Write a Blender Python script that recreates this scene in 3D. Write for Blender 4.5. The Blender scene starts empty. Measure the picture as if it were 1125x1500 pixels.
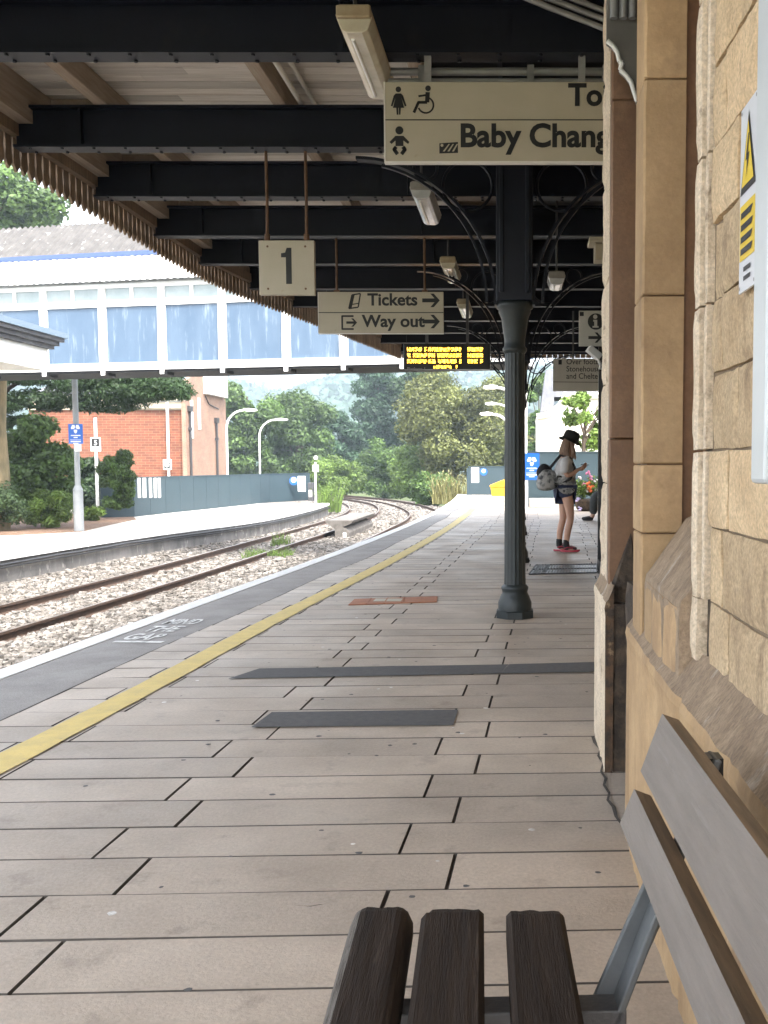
import bpy, math, random
import numpy as np
from mathutils import Vector, Matrix, noise as mn
R = math.radians
sc = bpy.context.scene
C = sc.collection
random.seed(7)

# ------------------------------------------------------------------ camera
F, PPX, HZ, PITCH, EYE = 1500.0, 765.0, 680.0, R(4.0), 1.2
PPY = HZ + F * math.tan(PITCH)
cd = bpy.data.cameras.new('camera'); cam = bpy.data.objects.new('camera', cd); C.objects.link(cam)
cam.location = (0, 0, EYE); cam.rotation_euler = (R(90) - PITCH, 0, 0)
cd.sensor_fit = 'VERTICAL'; cd.sensor_height = 36; cd.lens = 36 * F / 1500
cd.shift_x = (562.5 - PPX) / 1500; cd.shift_y = (PPY - 750) / 1500
cd.clip_start = 0.05; cd.clip_end = 5000
sc.camera = cam
# ------------------------------------------------------------------ sky, sun, exposure
SUN_EL, SUN_AZ = 55.0, 152.0          # azimuth from +Y, negative = to the left
w = bpy.data.worlds.new('World'); sc.world = w; w.use_nodes = True
wn = w.node_tree.nodes; bg = wn['Background']; sky = wn.new('ShaderNodeTexSky')
sky.sky_type = 'NISHITA'; sky.sun_disc = False
sky.sun_elevation = R(SUN_EL); sky.sun_rotation = R(SUN_AZ)
sky.air_density = 1.0; sky.dust_density = 4.0; sky.ozone_density = 1.0
hs = wn.new('ShaderNodeHueSaturation'); hs.inputs['Saturation'].default_value = .32
w.node_tree.links.new(sky.outputs[0], hs.inputs['Color']); w.node_tree.links.new(hs.outputs[0], bg.inputs[0]); bg.inputs[1].default_value = 0.15
sd = bpy.data.lights.new('sun', 'SUN'); sun = bpy.data.objects.new('sun', sd); C.objects.link(sun)
sd.energy = .9; sd.angle = R(18); sd.color = (1, .95, .87)
sdir = Vector((math.sin(R(SUN_AZ)) * math.cos(R(SUN_EL)), math.cos(R(SUN_AZ)) * math.cos(R(SUN_EL)), math.sin(R(SUN_EL))))
sun.rotation_euler = (-sdir).to_track_quat('-Z', 'Y').to_euler()
sc.view_settings.view_transform = 'Standard'; sc.view_settings.look = 'None'
sc.view_settings.exposure = 2.95; sc.view_settings.gamma = 1.0
sc.render.engine = 'CYCLES'
sc.cycles.use_denoising = True
sc.cycles.max_bounces = 8; sc.cycles.diffuse_bounces = 5
sc.cycles.sample_clamp_indirect = 6

# ------------------------------------------------------------------ helpers
def ray(px, py):
    u, v = (px - PPX) / F, (PPY - py) / F
    return Vector((u, math.cos(PITCH) + v * math.sin(PITCH), v * math.cos(PITCH) - math.sin(PITCH)))
CP = Vector((0, 0, EYE))
def at_z(px, py, z=0.0): d = ray(px, py); return CP + d * ((z - EYE) / d.z)
def at_y(px, py, Y): d = ray(px, py); return CP + d * (Y / d.y)
def at_x(px, py, X): d = ray(px, py); return CP + d * (X / d.x)
def interp(xs, ys): return lambda x: float(np.interp(x, xs, ys))
def smooth_curve(xs, ys, n=None):
    xs = np.array(xs, float); ys = np.array(ys, float)
    m = np.gradient(ys, xs)
    def f(x):
        x = min(max(x, xs[0]), xs[-1]); i = min(max(int(np.searchsorted(xs, x)) - 1, 0), len(xs) - 2)
        h = xs[i + 1] - xs[i]; t = (x - xs[i]) / h
        return float((2*t**3-3*t**2+1)*ys[i] + (t**3-2*t**2+t)*h*m[i] + (-2*t**3+3*t**2)*ys[i+1] + (t**3-t**2)*h*m[i+1])
    return f

ORG = {}
def T(name, label, cat, loc=(0, 0, 0), group=None, rz=0, kind=None):
    o = bpy.data.objects.new(name, None); o.empty_display_size = .1; C.objects.link(o)
    o.location = loc; o.rotation_euler = (0, 0, rz)
    ORG[o.name] = Vector(loc)
    return tag(o, label, cat, group, kind)
def tag(o, label=None, cat=None, group=None, kind=None):
    if label: o['label'] = label
    if cat: o['category'] = cat
    if group: o['group'] = group
    if kind: o['kind'] = kind
    return o

class MB:
    def __init__(s): s.v, s.f, s.m, s.t, s.sm = [], [], [], [], []
    def add(s, verts, faces, m=0, t=None, smooth=False):
        b = len(s.v); s.v += [tuple(p) for p in verts]
        if t is None: t = random.random()
        for f in faces: s.f.append([b + i for i in f]); s.m.append(m); s.t.append(t); s.sm.append(smooth)
        return s
    def box(s, x0, x1, y0, y1, z0, z1, m=0, t=None):
        v = [(x, y, z) for z in (z0, z1) for y in (y0, y1) for x in (x0, x1)]
        return s.add(v, [(0,2,3,1),(4,5,7,6),(0,1,5,4),(2,6,7,3),(0,4,6,2),(1,3,7,5)], m, t)
    def hexa(s, b4, t4, m=0, t=None):
        return s.add(list(b4) + list(t4), [(3,2,1,0),(4,5,6,7),(0,1,5,4),(1,2,6,5),(2,3,7,6),(3,0,4,7)], m, t)
    def bar(s, p, q, w, h, up=(0, 0, 1), m=0, t=None):
        p, q = Vector(p), Vector(q); d = (q - p).normalized(); up = Vector(up)
        a = d.cross(up)
        if a.length < 1e-4: a = d.cross(Vector((0, 1, 0)))
        a.normalize(); b = a.cross(d).normalized(); a *= w / 2; b *= h / 2
        return s.hexa([p-a-b, p+a-b, q+a-b, q-a-b], [p-a+b, p+a+b, q+a+b, q-a+b], m, t)
    def tube(s, pts, r, n=8, m=0, caps=True, smooth=True, t=None):
        pts = [Vector(p) for p in pts]; N = len(pts)
        rs = [r] * N if not hasattr(r, '__len__') else list(r)
        vs = []; ref = None
        for i, p in enumerate(pts):
            d = (pts[min(i+1, N-1)] - pts[max(i-1, 0)])
            d = d.normalized() if d.length > 1e-9 else Vector((0, 0, 1))
            if ref is None:
                ref = Vector((0, 0, 1)) if abs(d.z) < .9 else Vector((0, 1, 0))
            a = d.cross(ref)
            if a.length < 1e-5: a = d.cross(Vector((1, 0, 0)))
            a.normalize(); b = a.cross(d).normalized(); ref = b
            for k in range(n):
                an = 2 * math.pi * k / n
                vs.append(p + a * (math.cos(an) * rs[i]) + b * (math.sin(an) * rs[i]))
        fs = [(i*n+k, i*n+(k+1) % n, (i+1)*n+(k+1) % n, (i+1)*n+k) for i in range(N-1) for k in range(n)]
        if t is None: t = random.random()
        s.add(vs, fs, m, t, smooth)
        if caps:
            s.add(vs[:n], [list(range(n))[::-1]], m, t); s.add(vs[-n:], [list(range(n))], m, t)
        return s
    def lathe(s, c, prof, n=24, m=0, flute=0, smooth=True, t=.5):
        c = Vector(c); vs = []
        for r, z in prof:
            for k in range(n):
                an = 2 * math.pi * k / n; rr = r * (1 - (flute if k % 2 else 0))
                vs.append(c + Vector((rr * math.cos(an), rr * math.sin(an), z)))
        N = len(prof)
        fs = [(i*n+k, i*n+(k+1) % n, (i+1)*n+(k+1) % n, (i+1)*n+k) for i in range(N-1) for k in range(n)]
        s.add(vs, fs, m, t, smooth)
        s.add(vs[:n], [list(range(n))[::-1]], m, t); s.add(vs[-n:], [list(range(n))], m, t)
        return s
    def prism(s, poly, a0, a1, axis='z', m=0, t=None):
        def P(u, v, a):
            return (u, v, a) if axis == 'z' else ((u, a, v) if axis == 'y' else (a, u, v))
        n = len(poly)
        v = [P(u, w_, a0) for u, w_ in poly] + [P(u, w_, a1) for u, w_ in poly]
        return s.add(v, [list(range(n))[::-1], list(range(n, 2*n))] + [(i, (i+1) % n, n+(i+1) % n, n+i) for i in range(n)], m, t)
    def sweep(s, pts, prof, m=0, t=.5, smooth=False, closed=True):
        """profile (lateral, z) swept along a path lying roughly in XY; lateral>0 is to the right of travel"""
        pts = [Vector(p) for p in pts]; n = len(prof); vs = []
        for i, p in enumerate(pts):
            d = pts[min(i+1, len(pts)-1)] - pts[max(i-1, 0)]; d.z = 0; d.normalize()
            r = Vector((d.y, -d.x, 0))
            for l, z in prof: vs.append(p + r * l + Vector((0, 0, z)))
        kk = n if closed else n - 1
        fs = [(i*n+k, (i+1)*n+k, (i+1)*n+(k+1) % n, i*n+(k+1) % n) for i in range(len(pts)-1) for k in range(kk)]
        s.add(vs, fs, m, t, smooth)
        if closed:
            s.add(vs[:n], [list(range(n))], m, t); s.add(vs[-n:], [list(range(n))[::-1]], m, t)
        return s
    def build(s, name, mats, parent=None, local=False, bevel=0, seg=2):
        me = bpy.data.meshes.new(name)
        off = Vector((0, 0, 0)) if (parent is None or local) else ORG[parent.name]
        v = np.array(s.v, float) - np.array(off)
        me.from_pydata(v.tolist(), [], s.f)
        if not isinstance(mats, (list, tuple)): mats = [mats]
        for m in mats: me.materials.append(m)
        me.polygons.foreach_set('material_index', s.m)
        me.polygons.foreach_set('use_smooth', s.sm)
        a = me.attributes.new('tint', 'FLOAT', 'FACE'); a.data.foreach_set('value', s.t)
        me.update()
        o = bpy.data.objects.new(name, me); C.objects.link(o)
        ORG[o.name] = off if not local else Vector((0, 0, 0))
        if parent is not None: o.parent = parent
        if bevel:
            b = o.modifiers.new('bevel', 'BEVEL'); b.width = bevel; b.segments = seg; b.limit_method = 'ANGLE'; b.angle_limit = R(35)
        return o
# a child built under a part has the part's own origin
def sub(mb, name, mats, parent, **k): return mb.build(name, mats, parent, **k)

def quads_object(name, V, tint, material, parent=None, smooth=False):
    """V: (n,4,3) array of quads -> one mesh"""
    n = len(V); me = bpy.data.meshes.new(name)
    off = np.zeros(3) if parent is None else np.array(ORG[parent.name])
    co = (V.reshape(-1, 3) - off).astype(np.float32)
    me.vertices.add(4*n); me.vertices.foreach_set('co', co.ravel())
    me.loops.add(4*n); me.loops.foreach_set('vertex_index', np.arange(4*n, dtype=np.int32))
    me.polygons.add(n); me.polygons.foreach_set('loop_start', np.arange(0, 4*n, 4, dtype=np.int32))
    me.update(calc_edges=True); me.validate()
    a = me.attributes.new('tint', 'FLOAT', 'FACE'); a.data.foreach_set('value', np.asarray(tint, np.float32))
    me.materials.append(material)
    o = bpy.data.objects.new(name, me); C.objects.link(o); ORG[o.name] = Vector(off)
    if parent is not None: o.parent = parent
    return o
def copy_tree(o, parent=None):
    c = o.copy(); C.objects.link(c)
    if parent is not None: c.parent = parent
    for ch in o.children: copy_tree(ch, c)
    return c

# ------------------------------------------------------------------ materials
def rgb(h):
    h = h.lstrip('#'); f = lambda x: ((x+.055)/1.055)**2.4 if x > .04045 else x/12.92
    return tuple(f(int(h[i:i+2], 16)/255) for i in (0, 2, 4))
def mat(name, c1, c2=None, scale=6, rough=.6, bump=0, bscale=60, metal=0, tint=0, stretch=(1,1,1), spec=.5,
        lo=.35, hi=.65, c3=None, scale3=2, lo3=.55, hi3=.7, stretch3=None, emit=0, transl=0, bdist=.02, rvar=0, grain=0, gscale=140):
    m = bpy.data.materials.new(name); m.use_nodes = True
    nt = m.node_tree; N = nt.nodes; L = nt.links; b = N['Principled BSDF']
    tc = N.new('ShaderNodeTexCoord'); mp = N.new('ShaderNodeMapping'); mp.inputs['Scale'].default_value = stretch
    L.new(tc.outputs['Object'], mp.inputs[0])
    def noise_(sc_, mp_=mp, det=8):
        n = N.new('ShaderNodeTexNoise'); n.inputs['Scale'].default_value = sc_; n.inputs['Detail'].default_value = det
        n.inputs['Roughness'].default_value = .62; L.new(mp_.outputs[0], n.inputs['Vector']); return n
    def remap(sock, a, b_):
        r = N.new('ShaderNodeMapRange'); r.inputs[1].default_value = a; r.inputs[2].default_value = b_; L.new(sock, r.inputs[0]); return r.outputs[0]
    def mix(fac, A, B, mode='MIX'):
        x = N.new('ShaderNodeMix'); x.data_type = 'RGBA'; x.blend_type = mode
        if isinstance(fac, float): x.inputs[0].default_value = fac
        else: L.new(fac, x.inputs[0])
        for i, v in ((6, A), (7, B)):
            if isinstance(v, tuple): x.inputs[i].default_value = (*v[:3], 1)
            else: L.new(v, x.inputs[i])
        return x.outputs[2]
    col = c1
    if c2 is not None: col = mix(remap(noise_(scale).outputs[0], lo, hi), c1, c2)
    if c3 is not None:
        mp3 = mp
        if stretch3: mp3 = N.new('ShaderNodeMapping'); mp3.inputs['Scale'].default_value = stretch3; L.new(tc.outputs['Object'], mp3.inputs[0])
        col = mix(remap(noise_(scale3, mp3).outputs[0], lo3, hi3), col, c3)
    if grain:
        gr = remap(noise_(gscale, mp, 3).outputs[0], .3, .7); g2 = N.new('ShaderNodeMapRange'); g2.inputs[3].default_value = 1 - grain; g2.inputs[4].default_value = 1 + grain * .6; L.new(gr, g2.inputs[0])
        gc = N.new('ShaderNodeCombineColor')
        for i in range(3): L.new(g2.outputs[0], gc.inputs[i])
        col = mix(1.0, col, gc.outputs[0], 'MULTIPLY')
    if tint:
        at = N.new('ShaderNodeAttribute'); at.attribute_name = 'tint'
        r = N.new('ShaderNodeMapRange'); r.inputs[3].default_value = 1 - tint; r.inputs[4].default_value = 1 + tint; L.new(at.outputs['Fac'], r.inputs[0])
        cc = N.new('ShaderNodeCombineColor')
        for i in range(3): L.new(r.outputs[0], cc.inputs[i])
        col = mix(1.0, col, cc.outputs[0], 'MULTIPLY')
    if isinstance(col, tuple): b.inputs['Base Color'].default_value = (*col[:3], 1)
    else: L.new(col, b.inputs['Base Color'])
    b.inputs['Roughness'].default_value = rough; b.inputs['Metallic'].default_value = metal
    b.inputs['Specular IOR Level'].default_value = spec
    if rvar:
        rr = N.new('ShaderNodeMapRange'); rr.inputs[1].default_value = .3; rr.inputs[2].default_value = .7
        rr.inputs[3].default_value = max(rough-rvar, .03); rr.inputs[4].default_value = min(rough+rvar, 1)
        L.new(noise_(scale*.7).outputs[0], rr.inputs[0]); L.new(rr.outputs[0], b.inputs['Roughness'])
    if bump:
        bn = N.new('ShaderNodeBump'); bn.inputs['Strength'].default_value = bump; bn.inputs['Distance'].default_value = bdist
        L.new(noise_(bscale).outputs[0], bn.inputs['Height']); L.new(bn.outputs[0], b.inputs['Normal'])
    if emit:
        b.inputs['Emission Color'].default_value = (*c1, 1); b.inputs['Emission Strength'].default_value = emit
    if transl:
        out = N['Material Output']; tr = N.new('ShaderNodeBsdfTranslucent'); ms = N.new('ShaderNodeMixShader')
        ms.inputs[0].default_value = transl
        if isinstance(col, tuple): tr.inputs[0].default_value = (*col, 1)
        else: L.new(col, tr.inputs[0])
        L.new(b.outputs[0], ms.inputs[1]); L.new(tr.outputs[0], ms.inputs[2]); L.new(ms.outputs[0], out.inputs[0])
    return m
def brick_mat(name, c1, c2, mortar, bw=.225, bh=.075, axis='y'):
    m = bpy.data.materials.new(name); m.use_nodes = True; nt = m.node_tree; N = nt.nodes; L = nt.links; b = N['Principled BSDF']
    tc = N.new('ShaderNodeTexCoord'); sp = N.new('ShaderNodeSeparateXYZ'); cb = N.new('ShaderNodeCombineXYZ')
    L.new(tc.outputs['Object'], sp.inputs[0])
    ad = N.new('ShaderNodeMath'); L.new(sp.outputs[0], ad.inputs[0]); L.new(sp.outputs[1], ad.inputs[1])
    L.new(ad.outputs[0], cb.inputs[0]); L.new(sp.outputs[2], cb.inputs[1])
    br = N.new('ShaderNodeTexBrick'); L.new(cb.outputs[0], br.inputs['Vector']); br.inputs['Scale'].default_value = 1
    br.inputs['Brick Width'].default_value = bw; br.inputs['Row Height'].default_value = bh; br.inputs['Mortar Size'].default_value = .009
    br.inputs['Color1'].default_value = (*c1, 1); br.inputs['Color2'].default_value = (*c2, 1); br.inputs['Mortar'].default_value = (*mortar, 1)
    nz = N.new('ShaderNodeTexNoise'); nz.inputs['Scale'].default_value = 1.2; L.new(tc.outputs['Object'], nz.inputs[0])
    mx = N.new('ShaderNodeMix'); mx.data_type = 'RGBA'; mx.blend_type = 'MULTIPLY'; mx.inputs[0].default_value = .5
    L.new(br.outputs[0], mx.inputs[6]); L.new(nz.outputs[0], mx.inputs[7]); L.new(mx.outputs[2], b.inputs['Base Color']); b.inputs['Roughness'].default_value = .85
    return m

M = {}
M['flag'] = mat('flagstone', (.52,.445,.37), (.385,.325,.265), 1.9, .5, .35, 90, tint=.13, c3=(.30,.25,.205), scale3=6, lo3=.58, hi3=.75, bdist=.006, rvar=.12, grain=.13, gscale=70)
M['joint'] = mat('joint_dirt', (.062,.055,.048), (.10,.088,.076), 20, .95)
M['tarmac'] = mat('tarmac', (.36,.345,.33), (.28,.268,.256), 3, .8, .4, 220, grain=.3, gscale=160, c3=(.44,.43,.41), scale3=60, lo3=.6, hi3=.75, bdist=.005)
M['patch'] = mat('tarmac_patch', (.085,.085,.088), (.11,.11,.112), 30, .75, .5, 250, bdist=.004)
M['white_line'] = mat('white_line_paint', (.78,.78,.76), (.66,.65,.62), 9, .6, .2, 120, lo=.5, hi=.8)
M['worn_white'] = mat('worn_white_paint', (.80,.80,.78), (.34,.33,.32), 14, .7, .2, 150, lo=.5, hi=.68)
M['yellow_line'] = mat('yellow_line_paint', (.72,.55,.15), (.60,.46,.14), 8, .55, .25, 90, c3=(.36,.29,.15), scale3=26, lo3=.62, hi3=.75)
M['orange_tile'] = mat('terracotta', (.42,.16,.07), (.32,.12,.06), 10, .6, .2)
M['concrete'] = mat('concrete', (.46,.44,.40), (.33,.31,.28), 1.2, .85, .3, 60, c3=(.25,.22,.18), scale3=6, lo3=.58, hi3=.72)
M['pale_concrete'] = mat('pale_concrete', (.52,.50,.46), (.42,.39,.35), .7, .85, .2, 40, c3=(.33,.25,.18), scale3=1.1, lo3=.55, hi3=.72)
M['wall_concrete'] = mat('stained_concrete', (.20,.19,.18), (.10,.095,.09), 2, .9, .4, 30, stretch=(1,1,.5), c3=(.36,.34,.31), scale3=5, lo3=.58, hi3=.68)
M['ballast'] = mat('ballast_bed', (.10,.085,.07), (.20,.18,.155), 26, .95, .9, 26, bdist=.06, c3=(.10,.075,.055), scale3=12, lo3=.5, hi3=.7)
M['stone_chip'] = mat('ballast_stone', (.20,.185,.167), (.115,.10,.085), 3, .9, tint=.6)
M['rail_side'] = mat('rusty_rail', (.050,.031,.022), (.085,.05,.033), 8, .8, .2)
M['rail_top'] = mat('rail_head', (.20,.175,.155), (.13,.10,.08), 6, .42, metal=.5)
M['sleeper'] = mat('sleeper_concrete', (.22,.20,.18), (.13,.11,.09), 6, .9, .3)
M['navy'] = mat('navy_paint', (.0030,.0046,.0115), (.0048,.0070,.0155), 5, .5, .08, 40, spec=.3, c3=(.012,.013,.016), scale3=3, lo3=.6, hi3=.8)
M['navy_lip'] = mat('grey_flange_paint', (.30,.29,.28), (.16,.15,.15), 6, .6)
M['green_iron'] = mat('green_black_iron', (.009,.015,.017), (.014,.021,.023), 7, .45, .12, 30, c3=(.028,.034,.034), scale3=18, lo3=.62, hi3=.78)
M['deck'] = mat('faded_boards', (.75,.71,.65), (.58,.53,.475), 3, .8, .25, 30, tint=.28, stretch=(.6,9,9), c3=(.36,.28,.21), scale3=1.6, lo3=.57, hi3=.82, stretch3=(.5,11,11))
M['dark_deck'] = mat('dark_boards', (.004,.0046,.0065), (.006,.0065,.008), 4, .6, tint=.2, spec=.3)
M['joist'] = mat('weathered_joist', (.42,.345,.27), (.31,.24,.18), 4, .8, .25, 40, stretch=(9,.8,9))
M['valance'] = mat('valance_wood', (.26,.18,.118), (.17,.118,.078), 5, .8, .3, 50, tint=.22, stretch=(6,6,.8), c3=(.36,.27,.18), scale3=4, lo3=.58, hi3=.75)
M['roof_felt'] = mat('roof_sheet', (.12,.12,.125), (.2,.2,.2), 3, .9)
M['cream'] = mat('sign_cream', (.46,.415,.32), (.42,.375,.28), 3, .5, c3=(.33,.27,.18), scale3=9, lo3=.66, hi3=.85)
M['grey_sign'] = mat('sign_grey', (.50,.48,.43), (.44,.42,.37), 3, .45)
M['edge_white'] = mat('sign_edge', (.75,.73,.68), None, rough=.5)
M['ink'] = mat('sign_black', (.008,.008,.009), None, rough=.45)
M['rust'] = mat('rusty_rod', (.16,.085,.045), (.09,.05,.03), 14, .85, .2)
M['steel'] = mat('grey_conduit', (.33,.33,.33), (.24,.24,.235), 6, .5, metal=.3)
M['fitting'] = mat('yellowed_fitting', (.40,.33,.22), (.29,.21,.12), 5, .5, c3=(.18,.10,.05), scale3=6, lo3=.6, hi3=.8)
M['fitting_grey'] = mat('grey_fitting', (.33,.31,.28), (.22,.20,.18), 5, .5)
M['diffuser'] = mat('diffuser', (.66,.61,.48), (.52,.46,.34), 6, .18, spec=.6)
M['diffuser_clear'] = mat('clear_diffuser', (.62,.62,.62), (.45,.45,.45), 7, .12, spec=.8)
M['tube_glass'] = mat('lamp_tube', (.9,.9,.88), None, rough=.2)
M['led'] = mat('amber_led', (1.0,.42,.03), None, emit=2.2)
M['black_case'] = mat('black_case', (.010,.010,.011), (.016,.016,.017), 5, .35)
M['stone'] = mat('bath_stone', (.63,.485,.31), (.50,.365,.22), 5, .85, .5, 70, tint=.24, c3=(.32,.225,.14), scale3=9, lo3=.56, hi3=.70, stretch3=(1,1,.45), bdist=.02, grain=.30, gscale=110)
M['stone_smooth'] = mat('smooth_stone', (.48,.33,.18), (.35,.23,.12), 3.2, .8, .2, 80, c3=(.24,.15,.085), scale3=5, lo3=.52, hi3=.74, bdist=.012, tint=.14, grain=.09, gscale=60, stretch3=(1,1,.6))
M['stone_pale'] = mat('pale_stone', (.72,.61,.47), (.58,.47,.34), 6, .85, .35, 60, c3=(.25,.18,.12), scale3=14, lo3=.58, hi3=.72, bdist=.02, grain=.3, gscale=110)
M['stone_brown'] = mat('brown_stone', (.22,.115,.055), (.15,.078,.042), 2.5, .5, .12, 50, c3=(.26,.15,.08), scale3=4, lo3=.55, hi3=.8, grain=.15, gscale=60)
M['stone_cap'] = mat('weathered_cap', (.40,.30,.205), (.26,.19,.13), 9, .85, .7, 60, stretch=(.8,1.7,.8), c3=(.58,.52,.45), scale3=6, lo3=.6, hi3=.72, bdist=.02, grain=.3, gscale=80)
M['stone_dark'] = mat('dark_shade_stone', (.045,.034,.026), (.12,.085,.055), 14, .9, .5, 40, lo=.45, hi=.7)  # dark stone; on the near wall it also carries the painted recess shadow
M['stone_stained_shade'] = mat('brown_stained_shade', (.12,.07,.038), (.05,.036,.026), 16, .9, .6, 40, lo=.42, hi=.6, c3=(.30,.21,.12), scale3=20, lo3=.6, hi3=.72)  # stained plinth ends, with the recess shadow mixed into the brown
M['mortar'] = mat('mortar', (.24,.18,.12), (.15,.11,.075), 20, .95, .4, 70)
M['alu'] = mat('aluminium_frame', (.62,.66,.68), (.56,.60,.62), 3, .4, metal=.15)
M['poster'] = mat('poster_backing', (.26,.26,.32), (.22,.22,.29), 2, .25)
M['sign_white'] = mat('sign_white', (.66,.68,.72), (.58,.60,.64), 4, .4)
M['warn_yellow'] = mat('warning_yellow', (.72,.52,.03), None, rough=.45)
M['bench_back'] = mat('grey_bench_paint', (.205,.176,.155), (.160,.137,.120), 6, .55, .35, 26, stretch=(8,.7,8), bdist=.004, c3=(.24,.215,.20), scale3=5, lo3=.6, hi3=.75, stretch3=(9,.8,9))
M['bench_edge'] = mat('bare_bench_wood', (.23,.165,.105), (.12,.085,.055), 5, .7, .4, 30, stretch=(9,.9,9), bdist=.006)
M['bench_slat'] = mat('dark_bench_wood', (.034,.022,.015), (.018,.012,.009), 5, .75, .6, 26, stretch=(14,.9,14), bdist=.006, c3=(.075,.055,.042), scale3=7, lo3=.6, hi3=.76, stretch3=(16,1,16), spec=.2)
M['bench_worn'] = mat('worn_bench_wood', (.16,.145,.13), (.06,.05,.043), 12, .85, .7, 30, stretch=(10,1.2,10), bdist=.008)
M['galv'] = mat('galvanised', (.15,.16,.165), (.10,.108,.113), 7, .55, .1, 30, metal=.5)
M['dark_steel'] = mat('dark_steel', (.05,.05,.052), (.085,.085,.09), 8, .5, .2)
M['hoard'] = mat('hoarding_blue', (.019,.039,.050), (.025,.047,.059), .8, .6, .05, 20)
M['sign_blue'] = mat('sign_blue', (.012,.10,.42), None, rough=.4)
M['white_paint'] = mat('white_paint', (.78,.78,.76), (.68,.67,.64), 3, .5)
M['brick'] = brick_mat('orange_brick', (.27,.080,.034), (.17,.046,.020), (.30,.20,.13), .46, .155)
M['brick_pale'] = brick_mat('pale_brick', (.34,.19,.125), (.29,.155,.10), (.38,.28,.21))
M['cream_paint'] = mat('cream_render', (.40,.34,.26), (.34,.29,.22), 2, .8)
M['slate'] = mat('slate', (.16,.165,.18), (.11,.115,.13), 4, .7)
M['asbestos'] = mat('weathered_sheet', (.085,.080,.076), (.055,.052,.05), 4, .9, .3, 30, c3=(.34,.33,.32), scale3=5, lo3=.60, hi3=.68, stretch3=(1,.5,1))
M['corr_white'] = mat('white_sheeting', (.82,.82,.81), (.76,.76,.75), 1, .55)
M['panel_blue'] = mat('blue_panel', (.056,.092,.142), (.080,.120,.172), 1.3, .28, stretch=(1,1,.35), c3=(.24,.29,.32), scale3=3.2, lo3=.55, hi3=.76, stretch3=(2.2,2.2,.28))
M['glass_grey'] = mat('grey_window', (.21,.25,.25), (.27,.31,.31), 2, .15)
M['gutter_blue'] = mat('gutter_blue', (.05,.08,.19), None, rough=.5)
M['girder_black'] = mat('bridge_girder', (.004,.004,.004), None, rough=.8)
M['canopy_dark'] = mat('dark_fascia', (.05,.052,.058), (.09,.09,.095), 4, .6)
M['canopy_lip'] = mat('blue_grey_lip', (.14,.19,.24), None, rough=.5)
M['iron_pipe'] = mat('black_pipe', (.03,.028,.028), None, rough=.5)
M['white_stone'] = mat('white_stone', (.70,.66,.58), (.60,.55,.47), 2, .8, .2, 20)
M['yellow_bin'] = mat('grit_bin_yellow', (.55,.31,.012), None, rough=.4)
M['soil'] = mat('soil', (.10,.07,.045), (.16,.11,.07), 3, .95, .5, 20)
M['grass'] = mat('grass_ground', (.055,.085,.025), (.09,.11,.04), .4, .95, .5, 8)
M['hill'] = mat('wooded_hill', (.045,.085,.035), (.075,.12,.05), .09, .95, 1.0, .25, bdist=3)
M['litter'] = mat('leaf_litter', (.20,.11,.065), (.11,.07,.045), 7, .95, .5, 30, c3=(.33,.27,.2), scale3=12, lo3=.56, hi3=.66)
M['bark'] = mat('bark', (.10,.075,.05), (.05,.04,.03), 8, .9, .6, 20, stretch=(1,1,.25))
M['bark_moss'] = mat('mossy_bark', (.26,.20,.11), (.13,.11,.06), 6, .9, .6, 14, stretch=(1,1,.3))
def leaf(name, c, tint=.5, tr=.3): return mat(name, c, tuple(x*.7 for x in c), .8, .55, tint=tint, transl=tr, spec=.35)
M['leaf_dark'] = leaf('leaf_dark', (.034,.066,.022))
M['leaf_mid'] = leaf('leaf_mid', (.085,.145,.036))
M['leaf_olive'] = leaf('leaf_olive', (.135,.15,.045))
M['leaf_fresh'] = leaf('leaf_fresh', (.14,.22,.045))
M['leaf_blue'] = leaf('leaf_bluegreen', (.048,.098,.050))
M['leaf_hedge'] = leaf('leaf_hedge', (.065,.105,.042))
M['weed'] = leaf('weed_stalk', (.21,.20,.085), .4, .3)
M['skin'] = mat('skin', (.50,.30,.215), (.45,.26,.185), 14, .5)
M['hair'] = mat('hair', (.17,.095,.055), (.25,.15,.09), 30, .5, .5, 60, stretch=(4,4,.5))
M['hat'] = mat('black_felt', (.014,.013,.012), (.02,.019,.016), 20, .9, .3, 90)
M['shirt'] = mat('white_cotton', (.56,.55,.54), (.47,.46,.46), 9, .85, .6, 9, bdist=.03)
M['camo'] = mat('grey_camo', (.34,.33,.31), (.20,.20,.19), 12, .85, .6, 12, bdist=.03, lo=.45, hi=.55, c3=(.06,.06,.06), scale3=13, lo3=.56, hi3=.6)
M['denim'] = mat('navy_denim', (.016,.022,.055), (.03,.04,.09), 20, .85, .2, 80)
M['black_cloth'] = mat('black_cloth', (.012,.012,.013), (.02,.02,.021), 20, .85)
M['pink'] = mat('pink_rubber', (.45,.05,.08), None, rough=.5)
M['shoe'] = mat('shoe_mesh', (.055,.03,.035), (.10,.04,.05), 30, .7)
M['phone'] = mat('phone_black', (.01,.01,.011), None, rough=.2)
M['grey_cloth'] = mat('charcoal_cloth', (.035,.040,.042), (.05,.055,.057), 20, .85)
M['petal_white'] = mat('petal_white', (.75,.68,.74), None, rough=.6)
M['petal_orange'] = mat('petal_orange', (.62,.13,.03), None, rough=.6)
M['petal_pink'] = mat('petal_pink', (.60,.20,.36), None, rough=.6)
M['petal_lilac'] = mat('petal_lilac', (.48,.42,.66), None, rough=.6)
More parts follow.
